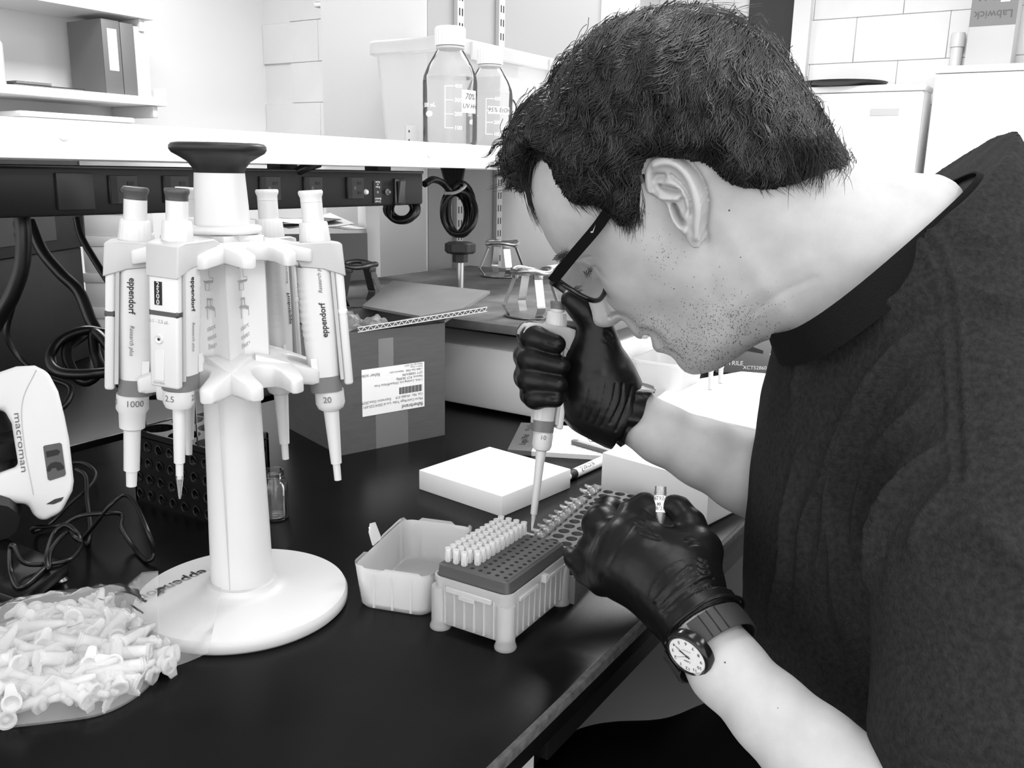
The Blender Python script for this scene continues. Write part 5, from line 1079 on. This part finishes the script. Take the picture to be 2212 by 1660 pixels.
def grow(NC,NS,K,len_,seed,side=1,lift=(.001,.006),wave=.6,spread=.0036):
    g=np.random.default_rng(seed); c=np.argwhere(hi_&(hd>.0015)); gu_,gv_=np.gradient(capf,hs); pw=np.sqrt(1+np.minimum(gu_**2+gv_**2,12))[c[:,0],c[:,1]]; cc=c[g.choice(len(c),NC,p=pw/pw.sum())]; uu=ug[cc[:,0]].copy(); vv=vg[cc[:,1]].copy()
    ph=g.uniform(0,6.28,NC); wl=g.uniform(.020,.036,NC); ln=g.uniform(*len_,NC); tw=g.normal(0,.28,NC); li=g.uniform(*lift,NC); ou=g.normal(0,spread,(NC,NS)); ov=g.normal(0,spread,(NC,NS)); ol=g.uniform(.0,.0022,(NC,NS)); sc=g.uniform(.75,1.15,(NC,NS)); 
    P=np.zeros((NC,NS,K,3)); ds=ln/(K-1); path=np.zeros((NC,K,2)); 
    for k in range(K):
        path[:,k]=np.stack([uu,vv],1); s=k*ds; du=uu-crown[0]; dv=vv-crown[1]; n=np.hypot(du,dv)+1e-6; fu=.75*du/n-.10; fv=.75*dv/n-.62; a=np.arctan2(fv,fu)+tw+wave*np.sin(2*PI*s/wl+ph)
        sl=1/np.sqrt(1+np.minimum(((hw(uu+.003*np.cos(a),vv+.003*np.sin(a),capf)-hw(uu,vv,capf))/.003)**2,6)); uu=uu+ds*sl*np.cos(a); vv=vv+ds*sl*np.sin(a)
    kk=np.arange(K)
    for j in range(NS):
        t=np.minimum(kk[None,:]*sc[:,j:j+1],K-1); i0=np.minimum(t.astype(int),K-2); fr=t-i0; R_=np.arange(NC)[:,None]; pu=path[R_,i0]*(1-fr)[...,None]+path[R_,i0+1]*fr[...,None]
        cl=1-.72*(kk/(K-1))[None,:]; u=pu[...,0]+ou[:,j:j+1]*cl; v=pu[...,1]+ov[:,j:j+1]*cl; w=np.maximum(hw(u,v,capf),0)+(li[:,None]+ol[:,j:j+1])*np.sin((.2+.75*kk/(K-1))*PI*.85)[None,:]; P[:,j]=h3(u,v,side*w)
    return P.reshape(NC*NS,K,3)
tap=lambda K,r0:r0*np.r_[np.full(K-3,1.),.85,.6,.25]
K=11; Ps=[grow(950,16,K,(.030,.055),31,lift=(.0008,.0045)),grow(240,14,K,(.020,.036),32,lift=(.003,.007),wave=.8),grow(420,12,K,(.026,.045),33,side=-1)]
VV=[];QQ=[];o=0
for P in Ps: a,b=strands(P,tap(K,.00030)); VV.append(a); QQ.append(b+o); o+=len(a)
# fringe, sideburn, nape, flyaways drawn along photographed paths
def paths(L,n,jit,w,seed,r=.00028,K=10):
    g=np.random.default_rng(seed); PP=[]
    for path in L:
        Q=spline([(x,y,0) for x,y in path],6); idx=np.linspace(0,len(Q)-1,K); Q=np.stack([np.interp(idx,np.arange(len(Q)),Q[:,c]) for c in range(2)],1)
        for _ in range(n):
            j=g.normal(0,jit,2); j2=g.normal(0,jit*1.3,2); ww=w if np.isscalar(w) else g.uniform(*w); pp=[]
            for k in range(K):
                q=Q[k]+j+(j2-j)*k/(K-1); u,v=uv(q[0],q[1],ww); pp.append((u,v,ww))
            pp=np.array(pp); PP.append(h3(pp[:,0],pp[:,1],pp[:,2]))
    return strands(np.array(PP),tap(K,r))
fr=[[(1180,200),(1130,240),(1103,290),(1098,340),(1112,385)],[(1190,230),(1150,260),(1118,310),(1108,360),(1122,405)],[(1200,250),(1165,300),(1145,350),(1140,400),(1150,440),(1168,483)],[(1160,250),(1120,290),(1100,330),(1100,365)],[(1210,280),(1175,320),(1155,350),(1150,390)],[(1230,290),(1195,330),(1185,370),(1200,398)],[(1130,260),(1105,300),(1096,345),(1108,372)],[(1220,300),(1190,340),(1170,360),(1160,400)],[(1180,270),(1140,320),(1122,370),(1135,425)]]
for a,b in(paths(fr,46,7,(-.03,.03),41),paths([[(1240,330),(1235,380),(1245,420),(1265,440)],[(1270,340),(1270,390),(1285,425),(1305,447)],[(1300,360),(1305,400),(1320,440),(1335,468)],[(1340,380),(1345,420),(1352,455),(1360,486)],[(1370,380),(1372,420),(1372,450),(1366,488)],[(1320,360),(1330,410),(1345,450),(1352,480)]],130,10,(.068,.072),42,r=.00022),
  paths([[(1560,330),(1570,360),(1585,390),(1600,404)],[(1620,330),(1630,365),(1645,392),(1660,408)],[(1690,320),(1700,350),(1705,380),(1712,400)],[(1750,300),(1762,335),(1765,360),(1760,388)],[(1790,300),(1805,330),(1815,345),(1805,362)],[(1525,320),(1535,345),(1545,365),(1560,385)]],150,14,(.045,.066),43,r=.00022),
  paths([[(1540,22),(1600,45),(1660,95)],[(1580,32),(1640,75),(1690,130)],[(1630,65),(1690,120),(1730,185)],[(1500,18),(1560,30),(1620,62)],[(1660,95),(1715,160),(1755,225)],[(1460,22),(1520,22),(1580,40)]],24,10,(-.03,.02),47,r=.00022),
  paths([[(1560,40),(1600,15),(1650,5)],[(1600,45),(1640,30),(1665,48)],[(1640,70),(1685,80),(1690,115)],[(1470,30),(1500,8),(1560,2)],[(1420,30),(1440,5),(1480,0)],[(1230,150),(1222,140),(1230,165)],[(1100,395),(1070,405),(1055,410)],[(1110,400),(1080,410),(1064,420)],[(1098,330),(1090,360),(1095,400)],[(1760,230),(1775,215),(1790,225)],[(1700,130),(1715,140),(1735,190)],[(1140,430),(1150,455),(1166,485)],[(1145,425),(1155,450),(1160,478)],[(1520,30),(1560,12),(1600,12)]],4,5,(-.01,.03),44,r=.00016)):
    VV.append(a); QQ.append(b+o); o+=len(a)
mesh_obj('hair',np_mesh('hair',np.concatenate(VV),np.concatenate(QQ)),'hair',per,smooth=0,world=True)
VV=[];QQ=[];o=0
for a,b in(paths([[(1200,560),(1212,552),(1222,540)],[(1208,562),(1218,550),(1226,535)],[(1214,566),(1222,552),(1232,538)],[(1220,566),(1230,552),(1240,540)]],22,4,(.02,.045),45,r=.00018,K=6),paths([[(1262,586),(1266,592),(1268,600)],[(1270,584),(1270,590),(1275,598)],[(1278,580),(1274,588),(1276,594)]],9,2.5,(.030,.034),46,r=.00018,K=6)):
    VV.append(a); QQ.append(b+o); o+=len(a)
mesh_obj('eyebrow_and_lashes',np_mesh('eyebrow_and_lashes',np.concatenate(VV),np.concatenate(QQ)),'hair',per,smooth=0,world=True)
g=np.random.default_rng(77); PP=[]
for cx,cy,sx,sy,n in((1500,775,45,22,260),(1540,700,60,40,420),(1450,740,40,25,160),(1600,700,50,30,160),(1410,700,30,16,70),(1430,540,18,30,60)):
    for _ in range(n):
        x=cx+g.normal(0,sx); y=cy+g.normal(0,sy); u,v=uv(x,y,.045); w=float(hw(u,v)); u,v=uv(x,y,max(w,0)); w=float(hw(u,v))
        if w<.006: continue
        p=h3(u,v,w); d=LH*.35+E1*g.normal(.3,.3)+E2*g.normal(-.7,.3); PP.append([p-LH*.0003+d*.0012*k for k in(0,.5,1)])
a,b=strands(np.array(PP),np.array((.00022,.0002,.0001))); mesh_obj('stubble',np_mesh('stubble',a,b),'hair',per,smooth=0,world=True)
# ============================================================ SHIRT
def axE(rx,ry,rz): return np.array([CR/rx,CU/ry,CF/rz])
def hp3(x,y,w): u,v=uv(x,y,w); return h3(u,v,w)
colC=hp3(1876,563,0.); nC=nz(-.66*CR+.75*CU)
SEAM=[(2000,512,.0),(2030,560,0),(2052,640,0),(2062,760,0),(2068,900,0),(2072,1040,0)]
def shirt0(P):
    f=ellip(P,at(1960,960,.76),axE(.1065,.33,.16)); g=ellip(P,at(1945,1400,.755),axE(.125,.30,.15)); f=smin(f,g,.06)
    g=chain(P,[(1930,660,.78,150),(2110,700,.66,190),(2150,980,.60,205)],.05); f=smin(f,g,.05)
    g=chain(P,[(2150,900,.60,190),(2190,1250,.545,262),(2215,1590,.515,318)],.03); f=smin(f,g,.012)
    g=chain(P,[(1960,640,.78,170),(2180,560,.78,180),(2300,900,.80,240),(2270,1500,.80,250),(2200,1900,.80,255)],.06); f=smin(f,g,.05); g=chain(P,[(1960,650,.86,150),(1960,800,.93,150),(1900,1060,.87,150)],.04); f=smin(f,g,.04)
    g=rcone(P,at(1850,690,.73),at(2010,500,.70),.055,.064); f=smin(f,g,.03)
    return f
def srf(x,y): 
    d=surf(shirt0,x,y,.3,1.1,1200); return d
FOLD=[([(2040,590),(1960,640),(1860,690),(1780,720),(1735,760)],16,.55),([(1770,690),(1745,760),(1720,830),(1712,880)],12,.4),([(2000,700),(1920,780),(1850,900),(1800,1010),(1740,1130),(1715,1260)],12,.7),([(1960,740),(1900,830),(1840,960),(1790,1100),(1765,1250)],11,.7),([(2010,850),(1930,960),(1870,1080),(1845,1200)],12,.8),([(2040,960),(1960,1040),(1900,1150),(1875,1300)],13,.8),([(2060,1040),(2000,1120),(1960,1200)],10,.5),([(1715,1000),(1700,1120),(1690,1240),(1660,1340)],11,.6),([(1800,1060),(1805,1250),(1830,1400)],10,.6),([(2100,620),(2160,650),(2212,640)],14,.3),([(2080,480),(2130,520),(2200,500)],14,.3),([(2080,1120),(2160,1170),(2240,1260)],16,.4)]
fold3=[]
for pts_,w,am in FOLD:
    q=spline([(x,y,0) for x,y in pts_],6)[:,:2]; p3=[]
    for x,y in q:
        d=srf(x,y)
        if d: p3.append(at(x,y,d))
    if len(p3)>2: fold3.append((np.array(p3),w*.7/F,am))
seam3=[]
for x,y,_ in [tuple(q) for q in spline(SEAM,6)]:
    d=srf(x,y)
    if d: seam3.append(at(x,y,d))
seam3=np.array(seam3)
def shirt(P): return np.maximum(shirt0(P),((P-colC)@nC)*.9)
cor=[at(x,y,d) for x in(1580,2640) for y in(330,2160) for d in(.40,.98)]; Vs,Qs=sdf_mesh('s',shirt,np.min(cor,0)-.01,np.max(cor,0)+.01,.0029)
Ns=vnorm(Vs,Qs); dsp=np.zeros(len(Vs))
for L,w,am in fold3:
    n=len(L)
    m=((Vs>L.min(0)-.05)&(Vs<L.max(0)+.05)).all(1); Qv=Vs[m]; best=np.full(len(Qv),9.); tb_=np.zeros(len(Qv))
    for k in range(n-1):
        e=L[k+1]-L[k]; t=np.clip(((Qv-L[k])@e)/(e@e+1e-12),0,1); q=Qv-L[k]-t[:,None]*e; d=np.sqrt(np.einsum('ij,ij->i',q,q)); u_=d<best; best[u_]=d[u_]; tb_[u_]=(k+t[u_])/(n-1)
    wt_=np.sin(PI*np.clip(tb_*.92+.04,0,1))**.8; dsp[m]+=am*wt_*(.0075*np.exp(-(best/(w*.75))**2)+.0065*np.exp(-(best/(w*2.2))**2)-.003*np.exp(-((best-3.2*w)/(1.2*w))**2))
d=pd3(Vs,seam3); dsp+=.0020*np.exp(-((d-.0048)/.0024)**2)-.0018*np.exp(-(d/.0020)**2); dsp-=.0016*vnoise(Vs,38,61)+.0009*vnoise(Vs,90,62)
Vs=Vs+Ns*dsp[:,None]
mesh_obj('t_shirt',np_mesh('t_shirt',Vs,Qs),'shirt',per,smooth=180,world=True)
# collar band
ang=np.linspace(0,2*PI,97)[:-1]; dA=nz(.75*CR+.66*CU); dB=-CF; RA,RB=.0915,.080; sgp=lambda x,p: math.copysign(abs(x)**p,x)
def colring(k,z): return np.array([colC+dA*RA*k*sgp(math.cos(a),.75)+dB*RB*k*sgp(math.sin(a),.62)+nC*z for a in ang])
MB().rings([colring(1.10,-.022),colring(1.045,-.006),colring(1.0,.004),colring(.985,.0035),colring(1.03,-.008),colring(1.08,-.022)],False,False).build('collar','collar',per,world=True,smooth=60)
# trousers
def pant(P):
    f=chain(P,[(1980,1720,.80,270),(1640,1720,.80,180),(1330,1790,.85,185),(1290,1900,.86,160)],.05); g=chain(P,[(1980,1720,.95,260),(1500,1800,1.05,170)],.05); f=smin(f,g,.04); g=chain(P,[(1960,1660,.76,250),(2080,1960,.80,300)],.05); return smin(f,g,.04)
cor=[at(x,y,d) for x in(1050,2620) for y in(1420,2360) for d in(.55,1.25)]; Vp,Qp=sdf_mesh('p',pant,np.min(cor,0),np.max(cor,0),.006); mesh_obj('trousers',np_mesh('trousers',Vp,Qp),'pants',per,smooth=180,world=True)
# ============================================================ GLOVES
def gl_near(P):
    f=chain(P,[(1508,1355,.628,72),(1478,1290,.642,76),(1405,1212,.664,74),(1362,1172,.676,58)],.012)
    for c in ([(1480,1300,.64,74),(1484,1225,.655,62),(1496,1200,.660,50)],[(1470,1310,.64,72),(1345,1225,.672,60),(1315,1215,.686,46)],[(1410,1235,.660,66),(1335,1240,.682,46)]): f=smin(f,chain(P,c,.012),.014)
    f=smin(f,chain(P,[(1352,1168,.678,46),(1370,1116,.692,36),(1393,1094,.696,26),(1405,1100,.692,20),(1409,1128,.688,17)],.006),.009)
    f=smin(f,chain(P,[(1328,1188,.688,46),(1296,1132,.714,36),(1312,1106,.734,31),(1340,1112,.748,28)],.006),.005)
    f=smin(f,chain(P,[(1310,1220,.690,42),(1281,1186,.72,33),(1298,1152,.743,30)],.006),.005)
    f=smin(f,chain(P,[(1303,1252,.690,37),(1266,1234,.713,26),(1241,1209,.726,20),(1231,1195,.733,15)],.005),.005)
    f=smin(f,chain(P,[(1498,1225,.657,50),(1516,1188,.664,37),(1492,1132,.675,28),(1466,1098,.684,23),(1454,1090,.686,19)],.007),.010)
    return f
def wr(V,Q,L3):
    N=vnorm(V,Q); d=np.zeros(len(V))
    for L,w,am in L3: d-=am*np.exp(-(pd3(V,L)/w)**2)
    d-=.00035*vnoise(V,140,71)+.00025*vnoise(V,320,72); return V+N*d[:,None]
def mkc(fn,LL,d0=.4,d1=1.):
    out=[]
    for pts_,w,a in LL:
        p3=[]
        for x,y,_ in spline([(x,y,0) for x,y in pts_],4):
            d=surf(fn,x,y,d0,d1,900)
            if d: p3.append(at(x,y,d))
        if len(p3)>2: out.append((np.array(p3),w*.68/F,a))
    return out
LLn=[([(1378,1122),(1395,1127),(1408,1140)],2.5,.0013),([(1376,1132),(1396,1139),(1412,1150)],2.5,.0013),([(1380,1143),(1400,1151),(1420,1160)],2.5,.0012),([(1384,1153),(1404,1161),(1425,1166)],2.5,.001),
 ([(1480,1170),(1492,1162),(1500,1164)],2.2,.001),([(1484,1182),(1498,1174),(1508,1176)],2.2,.001),([(1508,1210),(1516,1215),(1524,1213)],2,.0012),([(1509,1222),(1518,1227),(1526,1225)],2,.0012),([(1511,1234),(1520,1240),(1530,1238)],2,.0012),
 ([(1415,1300),(1450,1260),(1490,1225)],3,-.0010),([(1425,1305),(1460,1270),(1505,1240)],2.4,.0014),([(1430,1320),(1470,1285),(1520,1255),(1540,1250)],3,.0016),([(1440,1330),(1480,1300),(1530,1275),(1548,1275)],2.6,.0015),([(1450,1345),(1500,1315),(1550,1298)],3,.0018),([(1460,1355),(1510,1325),(1560,1308)],2.6,.0014),([(1402,1290),(1412,1265),(1440,1232),(1470,1215),(1510,1208)],1.6,-.0005),([(1300,1250),(1345,1170),(1370,1130)],3,.0006)]
L3n=mkc(gl_near,LLn)
axn=nz(at(1570,1430,.605)-at(1480,1290,.642)); cn=at(1526,1352,.62)
def gn(P):
    f=gl_near(P); f=np.minimum(f,np.maximum(np.abs(rcone(P,at(1490,1310,.638),at(1540,1385,.618),.0295,.0305))-.0011,np.abs((P-at(1520,1345,.626))@axn)-.009)) ; return np.maximum(f,(P-cn)@axn)
cor=[at(x,y,d) for x in(1190,1620) for y in(1040,1440) for d in(.56,.80)]; Vg,Qg=sdf_mesh('g',gn,np.min(cor,0),np.max(cor,0),.0014); Vg=wr(Vg,Qg,L3n); mesh_obj('glove',np_mesh('glove',Vg,Qg),'glove',per,smooth=180,world=True)
MB().tube(np.array([cn-axn*.002+(np.cross(axn,nz(np.cross(axn,CU)))*math.cos(a)+nz(np.cross(axn,CU))*math.sin(a))*(.0300+.0008*math.sin(5*a)) for a in np.linspace(0,2*PI,49)]),.0013,6,cap=False).build('cuff_roll','glove',per,world=True,smooth=60)
def gl_far(P):
    f=chain(P,[(1345,900,0.846,64),(1310,850,0.849,66),(1288,800,0.849,60),(1278,770,0.846,50)],.02)
    for c in ([(1330,905,0.846,56),(1270,880,0.854,46),(1252,850,0.860,42)],[(1300,840,0.849,55),(1262,800,0.860,42),(1250,760,0.864,34)],): f=smin(f,chain(P,c,.02),.02)
    f=smin(f,chain(P,[(1292,790,0.842,42),(1292,735,0.834,34),(1288,704,0.830,27),(1262,668,0.827,27),(1236,648,0.824,24)],.012),.014)
    # fingers wrap round the barrel: knuckle behind, bend at left, tip in front
    for y,dy,r,rt,x0,xt in((728,16,26,21,1146,1202),(776,14,28,22,1141,1211),(819,12,27,21,1140,1206),(857,6,23,18,1150,1200)):
        f=smin(f,chain(P,[(1262,y-6,0.869,r),(1195,y-14,0.876,r),(x0,y-6,0.852,r),(x0+6,y+2,0.829,r*.98),(xt,y+dy,0.815,rt)],.008),.003)
    return f
LLf=[([(1180,742),(1200,748),(1225,752)],2,.0008),([(1185,862),(1205,860),(1222,866)],2.4,.0012),([(1310,712),(1322,720),(1326,735)],2.2,.0012),([(1306,722),(1318,730),(1324,745)],2.2,.0012),([(1300,735),(1314,742),(1324,756)],2,.001),([(1345,830),(1340,870),(1318,915)],3,.0014),([(1365,835),(1352,880),(1330,930)],3,.0014),([(1330,830),(1322,870),(1300,920)],3,.0010),([(1310,830),(1300,880),(1285,915)],3,.0009),([(1290,840),(1282,880),(1270,910)],3,.0008),([(1270,840),(1262,880),(1255,905)],3,.0008)]
L3f=mkc(gl_far,LLf,.6,1.1); axf=nz(at(1440,935,.843)-at(1310,860,.849)); cf=at(1366,895,.845)
def gf(P):
    f=gl_far(P); return np.maximum(f,(P-cf)@axf)
cor=[at(x,y,d) for x in(1080,1440) for y in(600,990) for d in(.76,.95)]; Vg,Qg=sdf_mesh('g',gf,np.min(cor,0),np.max(cor,0),.0014); Vg=wr(Vg,Qg,L3f); mesh_obj('glove',np_mesh('glove',Vg,Qg),'glove',per,smooth=180,world=True)
# flared crumpled cuff of the far glove
b1=nz(np.cross(axf,CF)); b2=np.cross(axf,b1); R=[]
for k in range(12):
    s=k/11; row=[]
    for a in np.linspace(0,2*PI,57)[:-1]:
        rr=.0275+.0045*s+.0016*math.sin(7*a+3*s)*s+.0012*math.sin(13*a+5*s)*s; row.append(cf+axf*(-.018+.024*s+.0018*math.sin(5*a)*s)+(b1*math.cos(a)*1.0+b2*math.sin(a))*rr)
    R.append(np.array(row))
R+= [r*0+((r-(cf))*1.0)+cf+(-(b1*0)) for r in []]
inner=[R[k]+ (cf+axf*((R[k]-cf)@axf)[:,None]-R[k])*.05 for k in range(11,-1,-1)]
MB().rings(R+inner,False,False).build('cuff','glove',per,world=True,smooth=60)
# ============================================================ HELD PIPETTE, HELD TUBE, WATCH, GLASSES
tpt=tube_target[:3]; dt_=(tpt-C)@CF; 
bp_=at(1152,1118,dt_-.004); tp_=at(1207,651,.838)
ax=tp_-bp_
# cone end is drawn .022 below local zero; place local zero so the shaft ends at the photographed point
L0=np.linalg.norm(ax); zr_=bp_+ax*(.0215/(.0215+.2150)); 
hk=-CR*.95-CF*.25
pipette('10 microlitre pipette held upright in the black-gloved hand',tp_,zr_,hk,'held','10','grey_mid',tip=True,press=.0115,grp=None)
a=at(1427,1052,.690); b=at(1424,1142,.683); axt=nz(a-b); Lt=np.linalg.norm(a-b)/.90
t=thing('cryotube','small clear screw-thread tube with white label pinched between gloved fingertips','tube',M=frame(a-axt*Lt,y=-CF,z=axt)); r=.0047
MB().lathe([(.0,.0),(.0018,.0003),(r*.95,.013),(r,.015),(r,Lt-.011),(r*1.14,Lt-.0105),(r*1.14,Lt-.0095),(r*.96,Lt-.009),(r*.96,Lt-.0075),(r*1.06,Lt-.007),(r*.96,Lt-.0062),(r*.96,Lt-.005),(r*1.06,Lt-.0045),(r*.96,Lt-.0036),(r*.96,Lt),(r*.8,Lt),(r*.8,.015),(.0012,.002)],24,cap0=False,cap1=False).build('tube_body','clear_plastic',t,smooth=50)
MB().lathe([(r*1.02,.0155),(r*1.02,.0285)],24,cap0=False,cap1=False).build('label','print_white',t,smooth=60)
e=MB(); vdir=np.array(t.matrix_basis)[:3,:3].T@nz(C-a); a0=math.atan2(vdir[1],vdir[0])
wrap_text(e,'HT97-0',.0040,r*1.05,a0,.0262); wrap_text(e,'00',.0032,r*1.05,a0-.2,.0215,bold=.03); wrap_text(e,'08/21-',.0040,r*1.05,a0,.0183); e.build('lettering','ink',t)
MB().lathe([(.0001,.0012),(.0012,.0016),(r*.76,.0145),(r*.76,.0154)],20).build('contents','milky_thick',t)
# watch
wc=at(1482,1420,.590); nW=nz(-CF*.62-CR*.66-CU*.42); upW=-CR*.25-CU*.97; upW=nz(upW-nW*(upW@nW)); Mw=frame(wc,y=upW,z=nW)
wt=thing('wristwatch','black analogue wristwatch with white dial worn above the glove cuff','watch',M=Mw)
MB().lathe([(.0150,-.009),(.0168,-.008),(.0170,-.0035),(.0160,-.0008),(.0146,.0),(.0138,-.0012),(.0,-.0014)],48,cap0=True).build('case','black_gloss',wt,smooth=50)
MB().lathe([(.0137,-.0012),(.0136,-.0009),(.0,-.0009)],40,cap0=False).build('dial','dial',wt)
e=MB()
for n_ in range(1,13):
    a=PI/2-n_*PI/6; put_text(e,str(n_),.0036,(.0108*math.cos(a),.0108*math.sin(a),-.0008),(1,0,0),(0,1,0),off=.0001,bold=.015)
for n_ in range(60): a=n_*PI/30; e.add([(.0130*math.cos(a+k*.006),.0130*math.sin(a+k*.006),-.0007) for k in(-1,1)]+[(.0135*math.cos(a+k*.006),.0135*math.sin(a+k*.006),-.0007) for k in(1,-1)],[(0,1,2,3)])
put_text(e,'CASIO',.0018,(0,.0045,-.0008),(1,0,0),(0,1,0),off=.0001,bold=.02); put_text(e,'WATER RESIST',.0010,(0,-.0045,-.0008),(1,0,0),(0,1,0),off=.0001); e.build('numerals','ink',wt)
def hand(ang_,L,w,z): 
    d=np.array((math.sin(ang_),math.cos(ang_),0)); p=np.array((d[1],-d[0],0)); m=MB(); P=np.array([-d*.0025-p*w,-d*.0025+p*w,d*L+p*w*.5,d*L-p*w*.5]); m.rings([P+np.array((0,0,z)),P+np.array((0,0,z+.0001))]); return m
hand(math.radians(112),.0062,.0005,-.0005).build('hour_hand','ink',wt); hand(math.radians(122),.0095,.00038,-.0004).build('minute_hand','ink',wt); hand(math.radians(62),.0098,.00012,-.0003).build('second_hand','ink_grey',wt); MB().lathe([(.0008,-.0005),(.0008,-.0001)],12).build('hub','ink',wt)
MB().lathe([(.0136,-.0001),(.0,.0001)],40,cap0=False).build('crystal','glass',wt,smooth=60)
MB().lathe([(.0016,0),(.0016,.0022)],14,M=frame((.0165,0,-.004),y=(0,0,1),z=(1,0,0))).build('crown','black_gloss',wt)
# strap: band round the wrist
axw=nz(at(1600,1475,.598)-at(1490,1325,.635)); cw=at(1534,1390,.614); b1=nz((wc-cw)-axw*((wc-cw)@axw)); b2=np.cross(axw,b1); rr0=np.linalg.norm((wc-cw)-axw*((wc-cw)@axw))
def sring(k,s): 
    out=[]
    for a in np.linspace(.45,2*PI-.45,60):
        q=cw+axw*s+(b1*math.cos(a)*.0295+b2*math.sin(a)*.0295)*k; out.append(q)
    return np.array(out)
hw_=.0088; R=[sring(1.04,-hw_),sring(1.085,-hw_),sring(1.10,0),sring(1.085,hw_),sring(1.04,hw_)]
MB().rings(R+[R[0]],False,False,closed=False).build('strap','strap',wt,world=True,smooth=50)
mb=MB()
for a in(.75,.95,1.15,-.75,-.95,-1.15):
    q=[cw+axw*s+(b1*math.cos(a)+b2*math.sin(a))*.0295*1.10 for s in np.linspace(-hw_,hw_,6)]; mb.tube(q,.00035,5)
mb.build('strap_grooves','black',wt,world=True)
# glasses
gl=thing('eyeglasses','black-framed eyeglasses slipped low on the nose','glasses',at(1250,630,.76))
hin=hp3(1193,608,.068)
tem=spline([hp3(1396,380,.071),hp3(1384,388,.0735),hp3(1360,402,.0735),hp3(1325,441,.0725),hp3(1290,491,.0715),hp3(1240,550,.070),hin],8)
mb=MB(); R=[]
for i,p in enumerate(tem):
    T=nz(tem[min(i+1,len(tem)-1)]-tem[max(i-1,0)]); s=nz(np.cross(T,LH)); k=i/(len(tem)-1); hgt=.0024+.0020*min(1,k*1.6); th=.0011; R.append(np.array([p+s*hgt+LH*th,p-s*hgt+LH*th,p-s*hgt-LH*th,p+s*hgt-LH*th]))
mb.rings(R).build('temple','black_gloss',gl,world=True,smooth=30)
dn=nz(hp3(1302,664,.05)-hp3(1200,601,.05)); nw=-LH; fwd=nz(np.cross(dn,nw)); 
if fwd@fim<0: fwd=-fwd
lc=hin+dn*.0185-LH*.030+fwd*.003
def lens_ring(c,sx,sy,off=0.,n=40):
    out=[]
    for a in np.linspace(0,2*PI,n,endpoint=False):
        x=math.cos(a); y=math.sin(a); x=math.copysign(abs(x)**.8,x); y=math.copysign(abs(y)**.8,y); out.append(c+dn*y*sy+nw*x*sx+fwd*off-fwd*(.004*(x*x)))
    return np.array(out)
for k,c in enumerate((lc,lc-LH*(2*(.068-.030)))):
    R=lens_ring(c,.0270,.0225); o=MB().tube(np.vstack([R,R[:1]]),.0022,8,cap=False).build('rim','black_gloss',gl,world=True,smooth=60); R=lens_ring(c,.0258,.0215); MB().add(np.vstack([R,c+fwd*.001]),[(i,(i+1)%40,40) for i in range(40)]).build('lens','lens',o,world=True,smooth=60)
MB().tube(spline([lc+nw*.0245-dn*.006,lc+nw*.032-dn*.010+fwd*.002,lc+nw*.050-dn*.006],6),.0022,8).build('bridge','black_gloss',gl,world=True)
MB().tube(spline([hin,hin*.5+(lc-nw*.024-dn*.010)*.5,lc-nw*.0255-dn*.006],5),[.0034]*11,8).build('end_piece','black_gloss',gl,world=True)
for k in(0,1): MB().tube([lc+nw*(.028+k*.008)+dn*.004,lc+nw*(.028+k*.008)+dn*.010-fwd*.004],[.0025,.0022],8).build('nose_pad','black',gl,world=True)
ft=np.array([p+nw*.138 for p in tem]); MB().tube(ft[3:],.0022,6).build('temple','black_gloss',gl,world=True)
e=MB(); p=hp3(1283,497,.0725); T=nz(hp3(1300,475,.0725)-hp3(1266,519,.0725)); s=nz(np.cross(CF,T))
sw_=[(-.004,.0006),(-.0025,-.0008),(.004,.0014),(-.0020,.0002),(-.0028,.0012)]; e.add([p+T*a-s*b-CF*.0016 for a,b in sw_],[tuple(range(5))]); e.build('logo','grey_light',gl,world=True)
